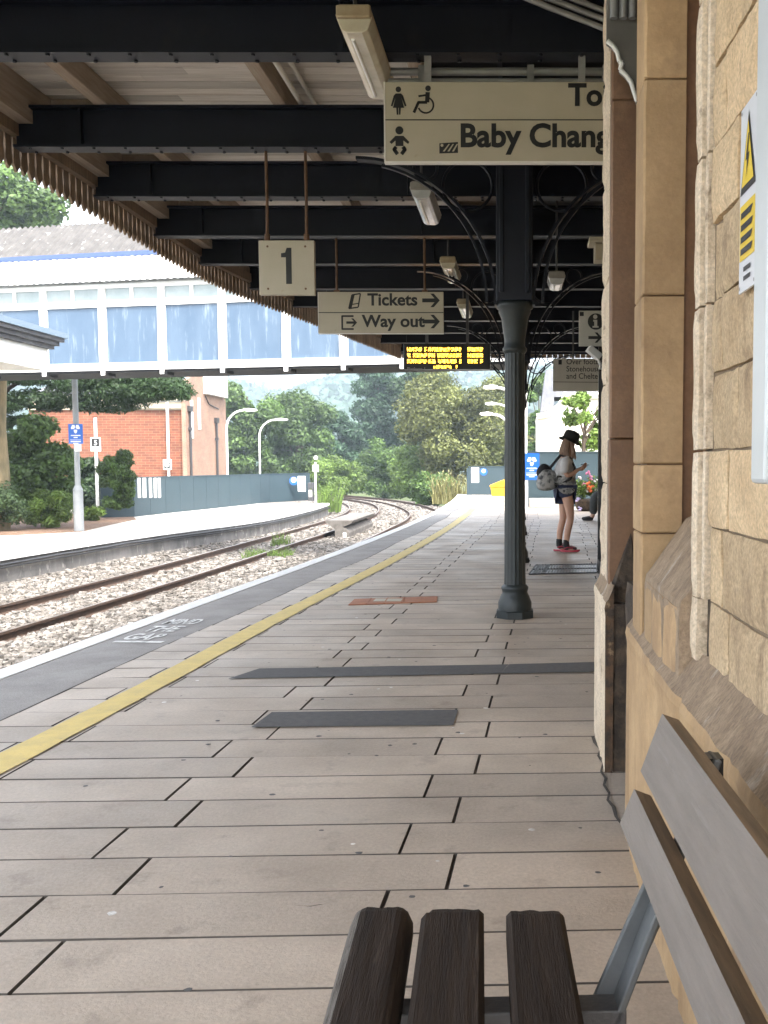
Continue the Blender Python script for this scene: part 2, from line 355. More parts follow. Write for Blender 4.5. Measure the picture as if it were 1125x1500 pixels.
# ------------------------------------------------------------------ platform, track bed, ground (the setting)
def S(mb, name, m, **k): return tag(mb.build(name, m, **k), kind='structure')
edge_x = smooth_curve([-6, 2, 6, 8.5, 12, 17.5, 25, 35, 44], [-3.65, -3.28, -3.05, -2.90, -2.68, -2.42, -2.25, -2.36, -2.7])
yel_x = smooth_curve([-6, 2, 4.09, 5.3, 7.53, 12.1, 17.5, 31, 44], [-2.55, -2.19, -2.087, -2.02, -1.93, -1.66, -1.44, -1.36, -1.7])
tar_x = lambda y: yel_x(y) - .40 - .02 * math.sin(y * 1.3)
YEND = 41.0
ys = [-6 + .5 * i for i in range(int((YEND + 6) / .5) + 1)]

mb = MB()      # platform slab under the paving
top = [(edge_x(y) + .02, y, -.014) for y in ys]; n = len(ys)
bot = [(edge_x(y) + .10, y, -1.6) for y in ys]
rt = [(9.0, y, -.014) for y in ys]
mb.add(top + bot + rt, [(i, i+1, n+i+1, n+i) for i in range(n-1)][:], 1, .4)
mb.add(top + rt, [(i, n+i, n+i+1, i+1) for i in range(n-1)], 0, .4)
mb.add([top[-1], bot[-1], (9, YEND, -1.6), rt[-1]], [(0, 1, 2, 3)], 1, .4)
S(mb, 'platform', [M['joint'], M['wall_concrete']])

# paving flags, each its own slab with open joints
mb = MB(); G = .006
def flag(xl, xr, y0, y1, slope=.04, shear=.033, t=None):
    """slab between x values at its own row; rows climb with x, ends lean with the joint direction"""
    def pt(x, y): return (x + shear * (y - yb), y + slope * x)
    yb = y0
    r = random.Random(int(xl * 977 + y0 * 131))
    dz = [r.uniform(-.0015, .0015) for _ in range(4)]
    g = r.uniform(.0018, .0042); gx = r.uniform(.0025, .0048); b = .0022
    o = [pt(xl+gx, y0+g), pt(xr-gx, y0+g), pt(xr-gx, y1-g), pt(xl+gx, y1-g)]
    i_ = [pt(xl+gx+b, y0+g+b), pt(xr-gx-b, y0+g+b), pt(xr-gx-b, y1-g-b), pt(xl+gx+b, y1-g-b)]
    v = [(p[0], p[1], -.013) for p in o] + [(p[0], p[1], -.004) for p in o] + [(p[0], p[1], d) for p, d in zip(i_, dz)]
    mb.add(v, [(k, (k+1) % 4, 4+(k+1) % 4, 4+k) for k in range(4)] + [], 1, r.random())
    mb.add(v, [(4+k, 4+(k+1) % 4, 8+(k+1) % 4, 8+k) for k in range(4)], 1, .5); mb.add(v[8:], [(0, 1, 2, 3)], 0, r.random())
A0, DY = 2.29, .2695
for k in range(-28, 144):
    y0 = A0 + DY * k; y1 = y0 + DY
    if y1 > YEND - .1: break
    r = random.Random(k)
    # rows are y = y0 + .04 x : work out the world y near the yellow line
    yw = y0 + .04 * yel_x(y0)
    yx = yel_x(yw) ; tx = tar_x(yw)
    sh = .033 * (y0 - 3)
    even = (k % 2 == 0)
    j1 = (-1.155 if even else -1.305) + sh + r.uniform(-.02, .02)
    j2 = (-.227 if even else -.385) + sh + r.uniform(-.02, .02)
    j3 = j2 + .93 + r.uniform(-.03, .03)
    ylim = yx + (.105 if even else -.105)
    if y0 < 22:
        flag(tx, ylim, y0, y1, shear=.04, t=None)
        flag(ylim, j1, y0, y1)
        flag(j1, j2, y0, y1); flag(j2, j3, y0, y1)
        if y0 > 3.4: flag(j3, j3 + .95, y0, y1)
        if y0 > 10.5: flag(j3 + .95, j3 + 1.9, y0, y1); flag(j3 + 1.9, 3.2, y0, y1)
    else:
        xs = [tx, ylim] + [ylim + .9 * i + (.45 if even else 0) for i in range(1, 6)]
        for a, b in zip(xs[:-1], xs[1:]): flag(a, b, y0, y1)
o = S(mb, 'paving', [M['flag'], M['joint']])

def strip(name, fl, fr, y0, y1, z, m, step=.25, skirt=True):
    mb = MB(); Y = np.arange(y0, y1 + step / 2, step)
    v = [(fl(y), y, z) for y in Y] + [(fr(y), y, z) for y in Y]; n = len(Y)
    mb.add(v, [(i, n+i, n+i+1, i+1) for i in range(n-1)], 0, .5)
    return S(mb, name, m)
strip('tarmac_strip', lambda y: edge_x(y) + .12, tar_x, -6, YEND - .1, .0015, M['tarmac'])
# white coping with a real nosing
mb = MB(); Y = ys
mb.sweep([(edge_x(y), y, 0) for y in Y], [(0, -.09), (.0, .002), (.02, .006), (.16, .006), (.16, -.09)], closed=True)
S(mb, 'platform_edge', M['white_line'])
wob = lambda y, s: .008 * mn.noise(Vector((y * 2.3, s, 0)))
strip('yellow_line', lambda y: yel_x(y) - .080 + wob(y, 1), lambda y: yel_x(y) + .080 + wob(y, 5), -6, 30, .0055, M['yellow_line'], .08)

def ground_quad(name, pix, z, m, kind='structure'):
    mb = MB(); mb.add([at_z(x, y, z) for x, y in pix], [tuple(range(len(pix)))], 0, .5)
    return tag(mb.build(name, m), kind=kind)
ground_quad('tarmac_patch', [(334, 994), (733, 986.5), (745, 973), (380, 979)], .0055, M['patch'])
ground_quad('tarmac_patch', [(733, 986.3), (871, 984), (874, 969.5), (746, 972.8)], .0057, M['patch'])
ground_quad('tarmac_patch', [(368, 1065), (664, 1062), (671, 1039.5), (398, 1043)], .0055, M['patch'])
mb = MB()
q = [at_z(510, 887, 0), at_z(640, 882.5, 0), at_z(641, 874.5, 0), at_z(519, 878.5, 0)]
mb.hexa([p + Vector((0, 0, .0005)) for p in q], [p + Vector((0, 0, .008)) for p in q])
mb2 = MB()
a, b, c, d = q
for i in range(1, 5):
    u = i / 5; mb2.bar(a.lerp(b, u) + Vector((0, 0, .009)), d.lerp(c, u) + Vector((0, 0, .009)), .012, .004)
def jag(name, pix, wpx, m):
    g_ = random.Random(5); L_, R_ = [], []
    for i, (px, py) in enumerate(pix):
        L_.append(at_z(px - wpx * g_.uniform(.2, .6), py, .0042)); R_.append(at_z(px + wpx * g_.uniform(.2, .6), py + g_.uniform(-1, 1), .0042))
    mb = MB(); n_ = len(pix); mb.add(L_ + R_, [(i, i+1, n_+i+1, n_+i) for i in range(n_-1)][::1], 0, .5); S(mb, name, m)
jag('paving_crack', [(868, 1078), (872, 1088), (879, 1098), (877, 1107), (884, 1118), (881, 1130), (887, 1140), (884, 1150), (893, 1162), (891, 1172), (899, 1182), (903, 1196), (909, 1206)], 5, M['joint'])
jag('paving_chip', [(428, 1325.5), (440, 1326), (452, 1327), (462, 1326.5), (472, 1324.5)], 8, M['joint'])
cov = tag(mb.build('access_cover', M['orange_tile'], bevel=.003), 'rust orange rectangular cover set in the paving left of the iron column', 'access cover')
c0 = a.lerp(b, .42).lerp(d.lerp(c, .42), .55)
mb3 = MB(); mb3.box(c0.x - .12, c0.x + .12, c0.y - .09, c0.y + .09, .009, .011); mb3.build('lettering_plate', M['cream'], cov)
mb2.build('ridge', M['orange_tile'], cov)
g_ = random.Random(12); mb = MB()
for k in range(170):
    y = g_.uniform(1.6, 13); x = g_.uniform(yel_x(y) + .15, .3 if y < 5 else 1.0); r_ = g_.uniform(.005, .014)
    mb.add([(x + r_ * g_.uniform(.7, 1.2) * math.cos(6.283 * i / 8), y + r_ * g_.uniform(.7, 1.2) * math.sin(6.283 * i / 8), .0022) for i in range(8)], [tuple(range(8))], 0 if g_.random() < .7 else 1, .5)
tag(mb.build('gum_spots', [M['patch'], M['worn_white']]), 'small trodden gum spots on the paving', 'gum', kind='stuff')
# worn white stencil on the tarmac strip by the platform edge (reads from the train side)
mb = MB()
g0 = [at_z(148, 941, 0), at_z(256, 911, 0)]
u = (g0[1] - g0[0]); u.z = 0; L_ = u.length; u.normalize(); v_ = Vector((-u.y, u.x, 0))
def gp(a, b): return g0[0] + u * (a * L_) + v_ * b + Vector((0, 0, .0075))
def gq(a0, a1, b0, b1): mb.add([gp(a0, b0), gp(a1, b0), gp(a1, b1), gp(a0, b1)], [(0, 1, 2, 3)], 0, .5)
S(mb, 'stencil_base', M['worn_white']) if False else None

# track geometry --------------------------------------------------
trk_far = smooth_curve([-8, 5, 14, 20, 30, 38, 43, 48, 54, 60, 66, 75, 90], [-9.2, -8.4, -7.92, -7.62, -7.42, -7.32, -7.38, -7.62, -8.35, -9.6, -11.6, -16, -27])
trk_near = smooth_curve([-8, 5, 14, 20, 30, 36, 43, 48, 53, 60, 66, 72, 90], [-5.9, -4.95, -4.4, -4.16, -4.06, -4.05, -4.12, -4.5, -5.35, -7.0, -9.0, -11.6, -23])
RT = -1.10
rail_prof = [(-.035, 0), (-.036, -.035), (-.009, -.05), (-.009, -.13), (-.07, -.15), (-.07, -.16), (.07, -.16), (.07, -.15), (.009, -.13), (.009, -.05), (.036, -.035), (.035, 0)]
def rail_pts(f, off):
    out = []
    for y in np.arange(-8, 90, .75):
        y = float(y); d = Vector((f(y+.2) - f(y-.2), .4, 0)).normalized()
        out.append((f(y) + d.y * off, y - d.x * off, RT))
    return out
def track(name, label, f, ny0, ny1):
    t = T(name, label, 'railway track', (f(10), 10, RT - .16), 'railway tracks through the station')
    for s in (-.753, .753):
        mb = MB(); mb.sweep(rail_pts(f, s), rail_prof, 0, .5)
        mb.sweep(rail_pts(f, s), [(-.030, .0004), (-.030, .0015), (.030, .0015), (.030, .0004)], 1, .5)
        mb.build('rail', [M['rail_side'], M['rail_top']], t)
    y = ny0
    while y < ny1:
        d = Vector((f(y+.2) - f(y-.2), .4, 0)).normalized(); r = Vector((d.y, -d.x, 0)); c = Vector((f(y), y, RT - .225))
        m1 = MB(); m1.bar(c - r * 1.25, c + r * 1.25, .26, .12)
        for s in (-.753, .753):
            for e in (-.11, .11): m1.bar(c + r * (s+e) + Vector((0, 0, .055)) - d * .05, c + r * (s+e) + Vector((0, 0, .055)) + d * .05, .06, .05)
        m1.build('sleeper', M['sleeper'], t, bevel=.01, seg=1)
        y += .68
track('railway_track', 'rusty track beside the far platform, both its rails in view beyond the pale ballast', trk_far, 10, 62)
track('railway_track', 'nearer track, hidden under the near platform edge and coming out by the concrete trough', trk_near, 26, 64)

# ballast bed
P2Z = -.65
p2x = smooth_curve([-6, 10, 20.6, 26.4, 34, 42, 48.7, 60], [-11.6, -11.1, -10.5, -10.06, -8.85, -8.75, -9.15, -10.5])
mb = MB(); xs = np.linspace(-16, -1.8, 60); yb = np.arange(-6, 100, .5)
def bz(x, y):
    base = RT - .155
    for f in (trk_far, trk_near):
        d = abs(x - f(y))
        if d < .72: base -= .02
    d = x - p2x(y)
    if y < 50 and d < 1.4: base += .05 * (1.4 - d) / 1.4
    return base + .035 * mn.noise(Vector((x * 2.1, y * 2.1, 0))) + .02 * mn.noise(Vector((x * 7, y * 7, 3)))
W = len(xs)
shift = lambda y: (trk_near(y) + 4.06) if y > 44 else 0
mb.add([(float(x) + shift(float(y)), float(y), bz(float(x) + shift(float(y)), float(y))) for y in yb for x in xs], [(j*W+i, j*W+i+1, (j+1)*W+i+1, (j+1)*W+i) for j in range(len(yb)-1) for i in range(W-1)], 0, .5, True)
S(mb, 'track_bed', M['ballast'])
# loose stones over it
rng = np.random.default_rng(3)
def stones(n, x0, x1, y0, y1, smin, smax, avoid=True):
    X = rng.uniform(x0, x1, n); Yv = rng.uniform(y0, y1, n); X = X + np.array([shift(y) for y in Yv])
    keep = []
    for x, y in zip(X, Yv):
        d1 = abs(abs(x - trk_far(y)) - .753); d2 = abs(abs(x - trk_near(y)) - .753)
        keep.append(min(d1, d2) > .10 and x < edge_x(min(y, 41)) - .06 and (y > 49.5 or x > p2x(y) + .08))
    keep = np.array(keep); X, Yv = X[keep], Yv[keep]; n = len(X)
    Z = np.array([bz(x, y) for x, y in zip(X, Yv)])
    cube = np.array([[-1,-1,-1],[1,-1,-1],[1,1,-1],[-1,1,-1],[-1,-1,1],[1,-1,1],[1,1,1],[-1,1,1]], float)
    s = rng.uniform(smin, smax, (n, 1, 1)); v = cube[None] * rng.uniform(.45, 1.1, (n, 8, 3)) * s
    a = rng.uniform(0, 6.28, (n, 3)); ca, sa = np.cos(a), np.sin(a)
    Rz = np.zeros((n,3,3)); Rz[:,0,0]=ca[:,0]; Rz[:,0,1]=-sa[:,0]; Rz[:,1,0]=sa[:,0]; Rz[:,1,1]=ca[:,0]; Rz[:,2,2]=1
    Rx = np.zeros((n,3,3)); Rx[:,1,1]=ca[:,1]; Rx[:,1,2]=-sa[:,1]; Rx[:,2,1]=sa[:,1]; Rx[:,2,2]=ca[:,1]; Rx[:,0,0]=1
    v = np.einsum('nij,nkj->nki', Rz @ Rx, v); v *= np.array([1, 1, .75])
    v += np.stack([X, Yv, Z + s[:, 0, 0] * .35], 1)[:, None, :]
    fi = np.array([(0,3,2,1),(4,5,6,7),(0,1,5,4),(1,2,6,5),(2,3,7,6),(3,0,4,7)])
    return v[:, fi, :].reshape(-1, 4, 3), np.repeat(rng.random(n), 6)
parts_ = [stones(26000, -10.9, -3.0, 10.5, 22, .025, .052), stones(15000, -10.4, -2.4, 22, 36, .03, .06), stones(9000, -9.5, -2.4, 36, 70, .035, .07)]
V = np.concatenate([p[0] for p in parts_]); tt = np.concatenate([p[1] for p in parts_])
tag(quads_object('ballast_stones', V, tt, M['stone_chip']), 'loose pale grey and brown ballast stones round the rails', 'ballast', kind='stuff')

# far platform
mb = MB(); Y = [float(y) for y in np.arange(-6, 48.9, .5)]; n = len(Y)
tp = [(p2x(y) - .35, y, P2Z) for y in Y]; bk = [(-45.0, y, P2Z) for y in Y]
mb.add(tp + bk, [(i, i+1, n+i+1, n+i) for i in range(n-1)], 0, .5)
t2 = [(p2x(y) - .06, y, P2Z - .1) for y in Y]; b2 = [(p2x(y) - .04, y, -1.7) for y in Y]
mb.add(t2 + b2, [(i, n+i, n+i+1, i+1) for i in range(n-1)], 1, .5)
ye = Y[-1]
mb.add([(p2x(ye) - .06, ye, P2Z), (p2x(ye) - .06, ye, -1.7), (-45, ye, -1.7), (-45, ye, P2Z)], [(0, 1, 2, 3)], 1, .5)
S(mb, 'far_platform', [M['pale_concrete'], M['wall_concrete']])
mb = MB(); mb.sweep([(p2x(y), y, P2Z) for y in Y], [(0, -.09), (0, .004), (-.02, .01), (-.42, .01), (-.42, -.1)], closed=True)
S(mb, 'far_platform_edge', M['white_line'])
tb = T('cable_run', 'black cables clipped along the stained wall of the far platform', 'cable', (p2x(20), 20, -1))
for dz, rr in ((-.17, .03), (-.23, .02)):
    MB().tube([(p2x(y) + .03, y, P2Z + dz + .015 * mn.noise(Vector((y * .9, dz * 30, 0)))) for y in Y if y > 6], rr, 6).build('cable', M['black_case'], tb)

# wide ground, hills
mb = MB(); gx = np.concatenate([np.linspace(-700, -60, 12), np.linspace(-50, 50, 41), np.linspace(60, 700, 12)]); gy = np.concatenate([np.linspace(-120, 130, 60), np.linspace(150, 1000, 16)])
W = len(gx)
mb.add([(float(x), float(y), -1.62 + .06 * mn.noise(Vector((x * .2, y * .2, 0)))) for y in gy for x in gx], [(j*W+i, j*W+i+1, (j+1)*W+i+1, (j+1)*W+i) for j in range(len(gy)-1) for i in range(W-1)], 0, .5, True)
S(mb, 'ground', M['grass'])
mb = MB(); gx = np.linspace(-420, 320, 150); gy = np.linspace(300, 640, 60); W = len(gx)
def hz_(x, y):
    t = (y - 300) / 340; prof = math.sin(min(1, t * 1.25) * math.pi / 2)
    h = 47 + 13 * mn.noise(Vector((x * .008 + 4.3, y * .006, 0))) - .00022 * (x + 60) ** 2 * (1 if x < -75 else .25)
    h = h - 14 * math.exp(-((x + 118) / 26) ** 2)
    return -2 + prof * h + 3.2 * mn.noise(Vector((x * .09, y * .09, 2))) + 1.6 * mn.noise(Vector((x * .3, y * .3, 7)))
mb.add([(float(x), float(y), hz_(float(x), float(y))) for y in gy for x in gx], [(j*W+i, j*W+i+1, (j+1)*W+i+1, (j+1)*W+i) for j in range(len(gy)-1) for i in range(W-1)], 0, .5, True)
S(mb, 'hill', M['hill'])

# ------------------------------------------------------------------ station canopy
BZ = 3.59; BH = .31
beam_y = [at_z(560, y, BZ).y for y in (84, 219.5, 291, 347.5, 388, 424)]
sp_ = (beam_y[5] - beam_y[1]) / 4
while beam_y[-1] + sp_ < 22.6: beam_y.append(beam_y[-1] + sp_)
beam_y = [beam_y[0] - 1.62 * k for k in (5, 4, 3, 2, 1)] + beam_y
left_x = smooth_curve([-4, 4, 9, 13.6, 16.1, 22.4, 24], [-3.93, -3.92, -3.90, -3.86, -3.5, -2.6, -2.4])
canopy = T('station_canopy', 'dark beamed canopy over the near platform with pale boarded ceiling and brown wooden valance', 'canopy', (0, 8, 0))
CY0, CY1 = -3.0, beam_y[-1] + .25
for i, y in enumerate(beam_y):
    m1 = MB(); xl = left_x(y) + .06; xr = 2.4 if y > 4.6 else .34
    if y > 11.9: xr = 3.2
    m1.box(xl, xr, y - .012, y + .012, BZ + .02, BZ + BH - .02)
    m1.box(xl, xr, y - .075, y + .075, BZ, BZ + .02); m1.box(xl, xr, y - .075, y + .075, BZ + BH - .02, BZ + BH)
    x = xl + .5
    while x < xr:
        m1.box(x - .01, x + .01, y - .06, y + .06, BZ + .02, BZ + BH - .02); x += 2.3
    if 4 < y < 11:
        x = xl + .12
        while x < xr:
            for s_ in (-.048, .048): m1.lathe((x, y + s_, BZ - .011), [(.011, 0), (.013, .003), (.013, .0112)], 6)
            x += .24
    m1.build('beam', M['navy'], canopy)
# joists resting on the beams
JX = [-3.18, -1.83, -.73]
for jx in JX:
    m1 = MB(); m1.box(jx - .05, jx + .05, CY0, CY1 if jx > -2.5 else 18.5, BZ + BH + .001, BZ + BH + .17); m1.build('joist', M['joist'], canopy, bevel=.006, seg=1)
m1 = MB(); m1.box(left_x(5) + .09, left_x(5) + .2, CY0, 13.5, BZ + BH - .12, BZ + BH + .17); m1.build('joist', M['joist'], canopy)
# short props between joist pairs (timber noggins) at the beams near the eaves
for y in beam_y[4:9]:
    m1 = MB(); m1.box(-3.75, -3.18, y + .30, y + .37, BZ + BH + .03, BZ + BH + .168)
    m1.bar((-3.7, y + .14, BZ + BH - .1), (-3.2, y + .14, BZ + BH + .12), .07, .09); m1.build('noggin', M['joist'], canopy)
DZ = BZ + BH + .175
m1 = MB(); y = CY0; bw = .142
while y < CY1:
    xl = left_x(y) - .02; z0 = DZ + random.uniform(-.002, .002)
    xs_ = [xl] + sorted([xl + random.uniform(.6, 3.0)]) + [-.74 if y > 7.2 else 2.4]
    for a, b in zip(xs_[:-1], xs_[1:]):
        m1.box(a + .002, b - .002, y + .006, y + bw - .006, z0, z0 + .022, 0, random.random())
    y += bw
m1.build('roof_deck', M['deck'], canopy)
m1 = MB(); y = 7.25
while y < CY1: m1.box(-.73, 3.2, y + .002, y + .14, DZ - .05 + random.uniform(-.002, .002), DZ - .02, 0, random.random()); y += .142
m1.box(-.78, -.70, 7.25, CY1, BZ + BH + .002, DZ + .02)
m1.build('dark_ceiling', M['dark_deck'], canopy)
m1 = MB(); Yl = [CY0 - .2 + .5 * i for i in range(int((CY1 + .5 - CY0) / .5) + 1)]
n = len(Yl); lo_ = [(left_x(y) - .12, y, DZ + .035) for y in Yl]; hi_ = [(6.0, y, DZ + .75) for y in Yl]
m1.add(lo_ + hi_, [(i, n+i, n+i+1, i+1) for i in range(n-1)], 0, .5)
m1.add([(x, y, z + .06) for x, y, z in lo_ + hi_], [(i, i+1, n+i+1, n+i) for i in range(n-1)], 0, .5)
m1.build('roof_sheet', M['roof_felt'], canopy)
# girder along the columns
m1 = MB(); m1.box(-.13, .03, 6.9, CY1, BZ + .03, BZ + .30); m1.box(-.17, .07, 6.9, CY1, BZ + .30, BZ + BH - .003); m1.build('girder', M['navy'], canopy)
# end fascia
m1 = MB(); m1.box(left_x(CY1), 3.2, CY1, CY1 + .05, BZ - .02, DZ + .12); m1.build('end_fascia', M['navy'], canopy)
m1 = MB(); x = left_x(CY1)
while x < 3.0: m1.box(x, x + .115, CY1 + .055, CY1 + .075, BZ - .1, BZ + .25, 0, random.random()); x += .121
m1.build('end_boards', M['valance'], canopy)
# valance: upright boards with pointed feet and a slot between each pair
m1 = MB(); y = -2.6; VB = 3.46; bw = .122
while y < CY1 - .05:
    x = left_x(y); x2 = left_x(y + bw); g = .0085; z0 = VB + random.uniform(-.006, .006); t = random.random()
    poly = [(y + g, z0 + .05), (y + bw * .5, z0 - .012), (y + bw - g, z0 + .05), (y + bw - g, z0 + .09), (y + bw - g - .008, z0 + .13), (y + bw - g - .008, z0 + .16), (y + bw - g, z0 + .24),
            (y + bw - g * .3, DZ + .03), (y + g * .3, DZ + .03), (y + g, z0 + .24), (y + g + .008, z0 + .16), (y + g + .008, z0 + .13), (y + g, z0 + .09)]
    k = len(poly); kx = (x2 - x) / bw
    v = [(x + kx * (a - y) - .011, a, b) for a, b in poly] + [(x + kx * (a - y) + .011, a, b) for a, b in poly]
    m1.add(v, [list(range(k)), list(range(k, 2*k))[::-1]] + [(i, k+i, k+(i+1) % k, (i+1) % k) for i in range(k)], 0, t)
    y += bw
m1.build('valance', M['valance'], canopy)
m1 = MB(); m1.sweep([(left_x(y) + .05, y, 0) for y in Yl if y < CY1], [(-.03, BZ + .10), (-.03, BZ + .21), (.03, BZ + .21), (.03, BZ + .10)]); m1.build('valance_rail', M['valance'], canopy)
# conduits
m1 = MB(); m1.tube([(-1.69, y, BZ + BH + .05) for y in np.arange(5.0, 8.9, .3)], .02, 8); m1.tube([(-1.63, y, BZ + BH + .12) for y in np.arange(5.0, 8.9, .3)], .017, 8)
m1.build('conduit', M['edge_white'], canopy)
y1_ = beam_y[5] + .1
for dz, r_ in ((-.045, .024), (-.10, .018)):
    m1 = MB(); m1.tube([(-.95, y1_, BZ + dz), (.4, y1_, BZ + dz), (1.15, y1_, BZ + dz)], r_, 8)
    for xx in (-.6, .05, .5): m1.box(xx - .02, xx + .02, y1_ - .03, y1_ + .03, BZ + dz - .03, BZ + dz + .03)
    m1.build('conduit', M['steel'], canopy)
for k, off in enumerate((0, .05, .1)):
    m1 = MB(); m1.tube([(-.15 + off, beam_y[5] - .12, BZ + .335 - off * .2), (.15, beam_y[5] - .13, BZ + .33 - off), (.62, beam_y[5] - .14, BZ + .15 - off), (.62, beam_y[5] - .14, BZ - .4)], .018, 8); m1.build('conduit', M['steel'], canopy)

# ------------------------------------------------------------------ cast iron columns
CX = -.058
def column(y, label):
    t = T('iron_column', label, 'column', (CX, y, 0), 'iron columns under the canopy')
    c = (CX, y, 0)
    m1 = MB(); m1.prism([(CX + .155 * math.cos(R(22.5 + 45 * k)), y + .155 * math.sin(R(22.5 + 45 * k))) for k in range(8)], 0, .06)
    m1.lathe(c, [(.132, .06), (.132, .12), (.112, .17), (.098, .20), (.104, .22), (.108, .24), (.088, .262)], 24)
    m1.build('base', M['green_iron'], t, bevel=.004, seg=1)
    m1 = MB(); m1.lathe(c, [(.086, .255), (.083, .35), (.080, 1.2), (.0765, 2.06)], 32, flute=.045, smooth=False); m1.build('shaft', M['green_iron'], t)
    m1 = MB(); m1.lathe(c, [(.079, 2.05), (.092, 2.07), (.094, 2.09), (.080, 2.11), (.080, 2.16), (.090, 2.22), (.104, 2.32), (.124, 2.365), (.124, 2.385), (.140, 2.395), (.140, 2.43), (.125, 2.44)], 24)
    m1.build('capital', M['green_iron'], t)
    m1 = MB(); m1.box(CX - .14, CX + .14, y - .10, y + .10, 2.44, BZ - .001)
    for s in (-1, 1):
        for xx in (-.10, .10): m1.box(CX + xx - .02, CX + xx + .02, y + s * .10, y + s * .118, 2.5, BZ - .02)
    m1.build('post', M['navy'], t, bevel=.008, seg=1)
    for s in (-1, 1):
        rx, rz, z0 = 1.06, 1.10, 2.42
        b1 = MB(); pts = []
        for i in range(25):
            a = math.pi / 2 * i / 24; pts.append((CX + s * (.145 + rx * (1 - math.cos(a))), y, z0 + rz * math.sin(a)))
        for p, q in zip(pts[:-1], pts[1:]): b1.bar(p, q, .10, .022)
        br = b1.build('bracket', M['navy'], t)
        b2 = MB(); pin = [(CX + s * (.145 + .07 + (rx - .07) * (1 - math.cos(math.pi / 2 * i / 24))), y, z0 + .02 + (rz - .05) * math.sin(math.pi / 2 * i / 24)) for i in range(22)]
        for p, q in zip(pin[:-1], pin[1:]): b2.bar(p, q, .045, .02)
        for cxr, czr, rr in ((.36, 3.32, .19), (.68, 3.455, .09)):
            b2.tube([(CX + s * cxr + rr * math.cos(2*math.pi*k/24), y, czr + rr * math.sin(2*math.pi*k/24)) for k in range(25)], .012, 6)
        b2.build('scrollwork', M['navy'], br)
    return t
ylabels = ['dark green cast iron column standing nearest, with its moulded foot on the paving', 'iron column second in the row, hidden behind the nearest one but for its curved brackets',
           'iron column third in the row, showing only thin bracket arcs', 'last iron column at the canopy end, its arched brackets against the trees']
col_y = [beam_y[6] , beam_y[9], beam_y[12], beam_y[-1]]
for y, l in zip(col_y, ylabels): column(y, l)

# ------------------------------------------------------------------ hanging light fittings
LX = -.86
def fitting(x, y0, ln, z, label, body, glass, w_=.2, rods=2):
    t = T('hanging_light', label, 'light fitting', (x, y0, z), 'light fittings hanging under the canopy')
    m1 = MB(); h = .075
    m1.prism([(x - w_/2, z + .04), (x - w_/2 + .02, z + .10), (x + w_/2 - .02, z + .10), (x + w_/2, z + .04)], y0 - .02, y0 + ln + .02, 'y')
    m1.box(x - w_/2 + .01, x + w_/2 - .01, y0 - .05, y0 - .02, z + .02, z + .085); m1.box(x - w_/2 + .01, x + w_/2 - .01, y0 + ln + .02, y0 + ln + .05, z + .02, z + .085)
    m1.build('housing', body, t, bevel=.008)
    m1 = MB(); m1.prism([(x - w_/2 + .004, z + .039), (x - w_/2 + .03, z - .03), (x - w_/2 + .06, z - .045), (x + w_/2 - .06, z - .045), (x + w_/2 - .03, z - .03), (x + w_/2 - .004, z + .039)], y0 - .015, y0 + ln + .015, 'y')
    m1.build('diffuser', glass, t, bevel=.006)
    m1 = MB(); m1.tube([(x - .02, y0 + .06, z - .049), (x - .02, y0 + ln - .06, z - .049)], .010, 8); m1.build('tube', M['tube_glass'], t)
    for k in range(rods):
        yy = y0 + ln * (.02 if k == 0 else .8); m1 = MB(); m1.tube([(x + (.0 if k == 0 else .06), yy, z + .09), (x + (.0 if k == 0 else .06), yy, DZ)], .011, 6); m1.build('rod', M['dark_steel'], t)
ly = [5.55, 8.9, 12.05, 15.1]
fl = ['yellowed strip light hanging nearest, left of the toilets sign', 'grey strip light hanging second nearest above the number board', 'strip light with an orange glow hanging above the tickets sign', 'small far strip light hanging beside the column capital']
for k, (y, l) in enumerate(zip(ly, fl)):
    fitting(LX if k else LX - .02, y, .95, 3.50, l, M['fitting'] if k != 1 else M['fitting_grey'], M['diffuser'] if k != 1 else M['diffuser_clear'])
fitting(.36, 10.9, .35, 3.12, 'short clear lantern on a rod right of the column', M['fitting_grey'], M['diffuser_clear'], .19, 1)
# ------------------------------------------------------------------ writing
def text_mesh(s, size, bold=.018, align='LEFT', width=1.0):
    cu = bpy.data.curves.new('t', 'FONT'); cu.body = s; cu.size = size; cu.offset = bold * size; cu.align_x = align
    cu.resolution_u = 4; cu.space_character = 1.0
    o = bpy.data.objects.new('t', cu); C.objects.link(o)
    dg = bpy.context.evaluated_depsgraph_get(); dg.update()
    me = bpy.data.meshes.new_from_object(o.evaluated_get(dg))
    v = [(p.co.x * width, p.co.y) for p in me.vertices]; f = [list(p.vertices) for p in me.polygons]
    bpy.data.objects.remove(o); bpy.data.curves.remove(cu); bpy.data.meshes.remove(me)
    return v, f
def add_text(mb, s, size, origin, ux=(1, 0, 0), uy=(0, 0, 1), m=0, bold=.018, align='LEFT', width=1.0):
    v, f = text_mesh(s, size, bold, align, width); o = Vector(origin); ux, uy = Vector(ux), Vector(uy)
    mb.add([o + ux * a + uy * b for a, b in v], f, m, .5)
def disc(c, r, n=24): return [(c[0] + r * math.cos(2*math.pi*k/n), c[1] + r * math.sin(2*math.pi*k/n)) for k in range(n)]
def ring_pts(c, r, a0, a1, n=16): return [(c[0] + r * math.cos(R(a0 + (a1 - a0) * k / n)), c[1] + r * math.sin(R(a0 + (a1 - a0) * k / n))) for k in range(n + 1)]
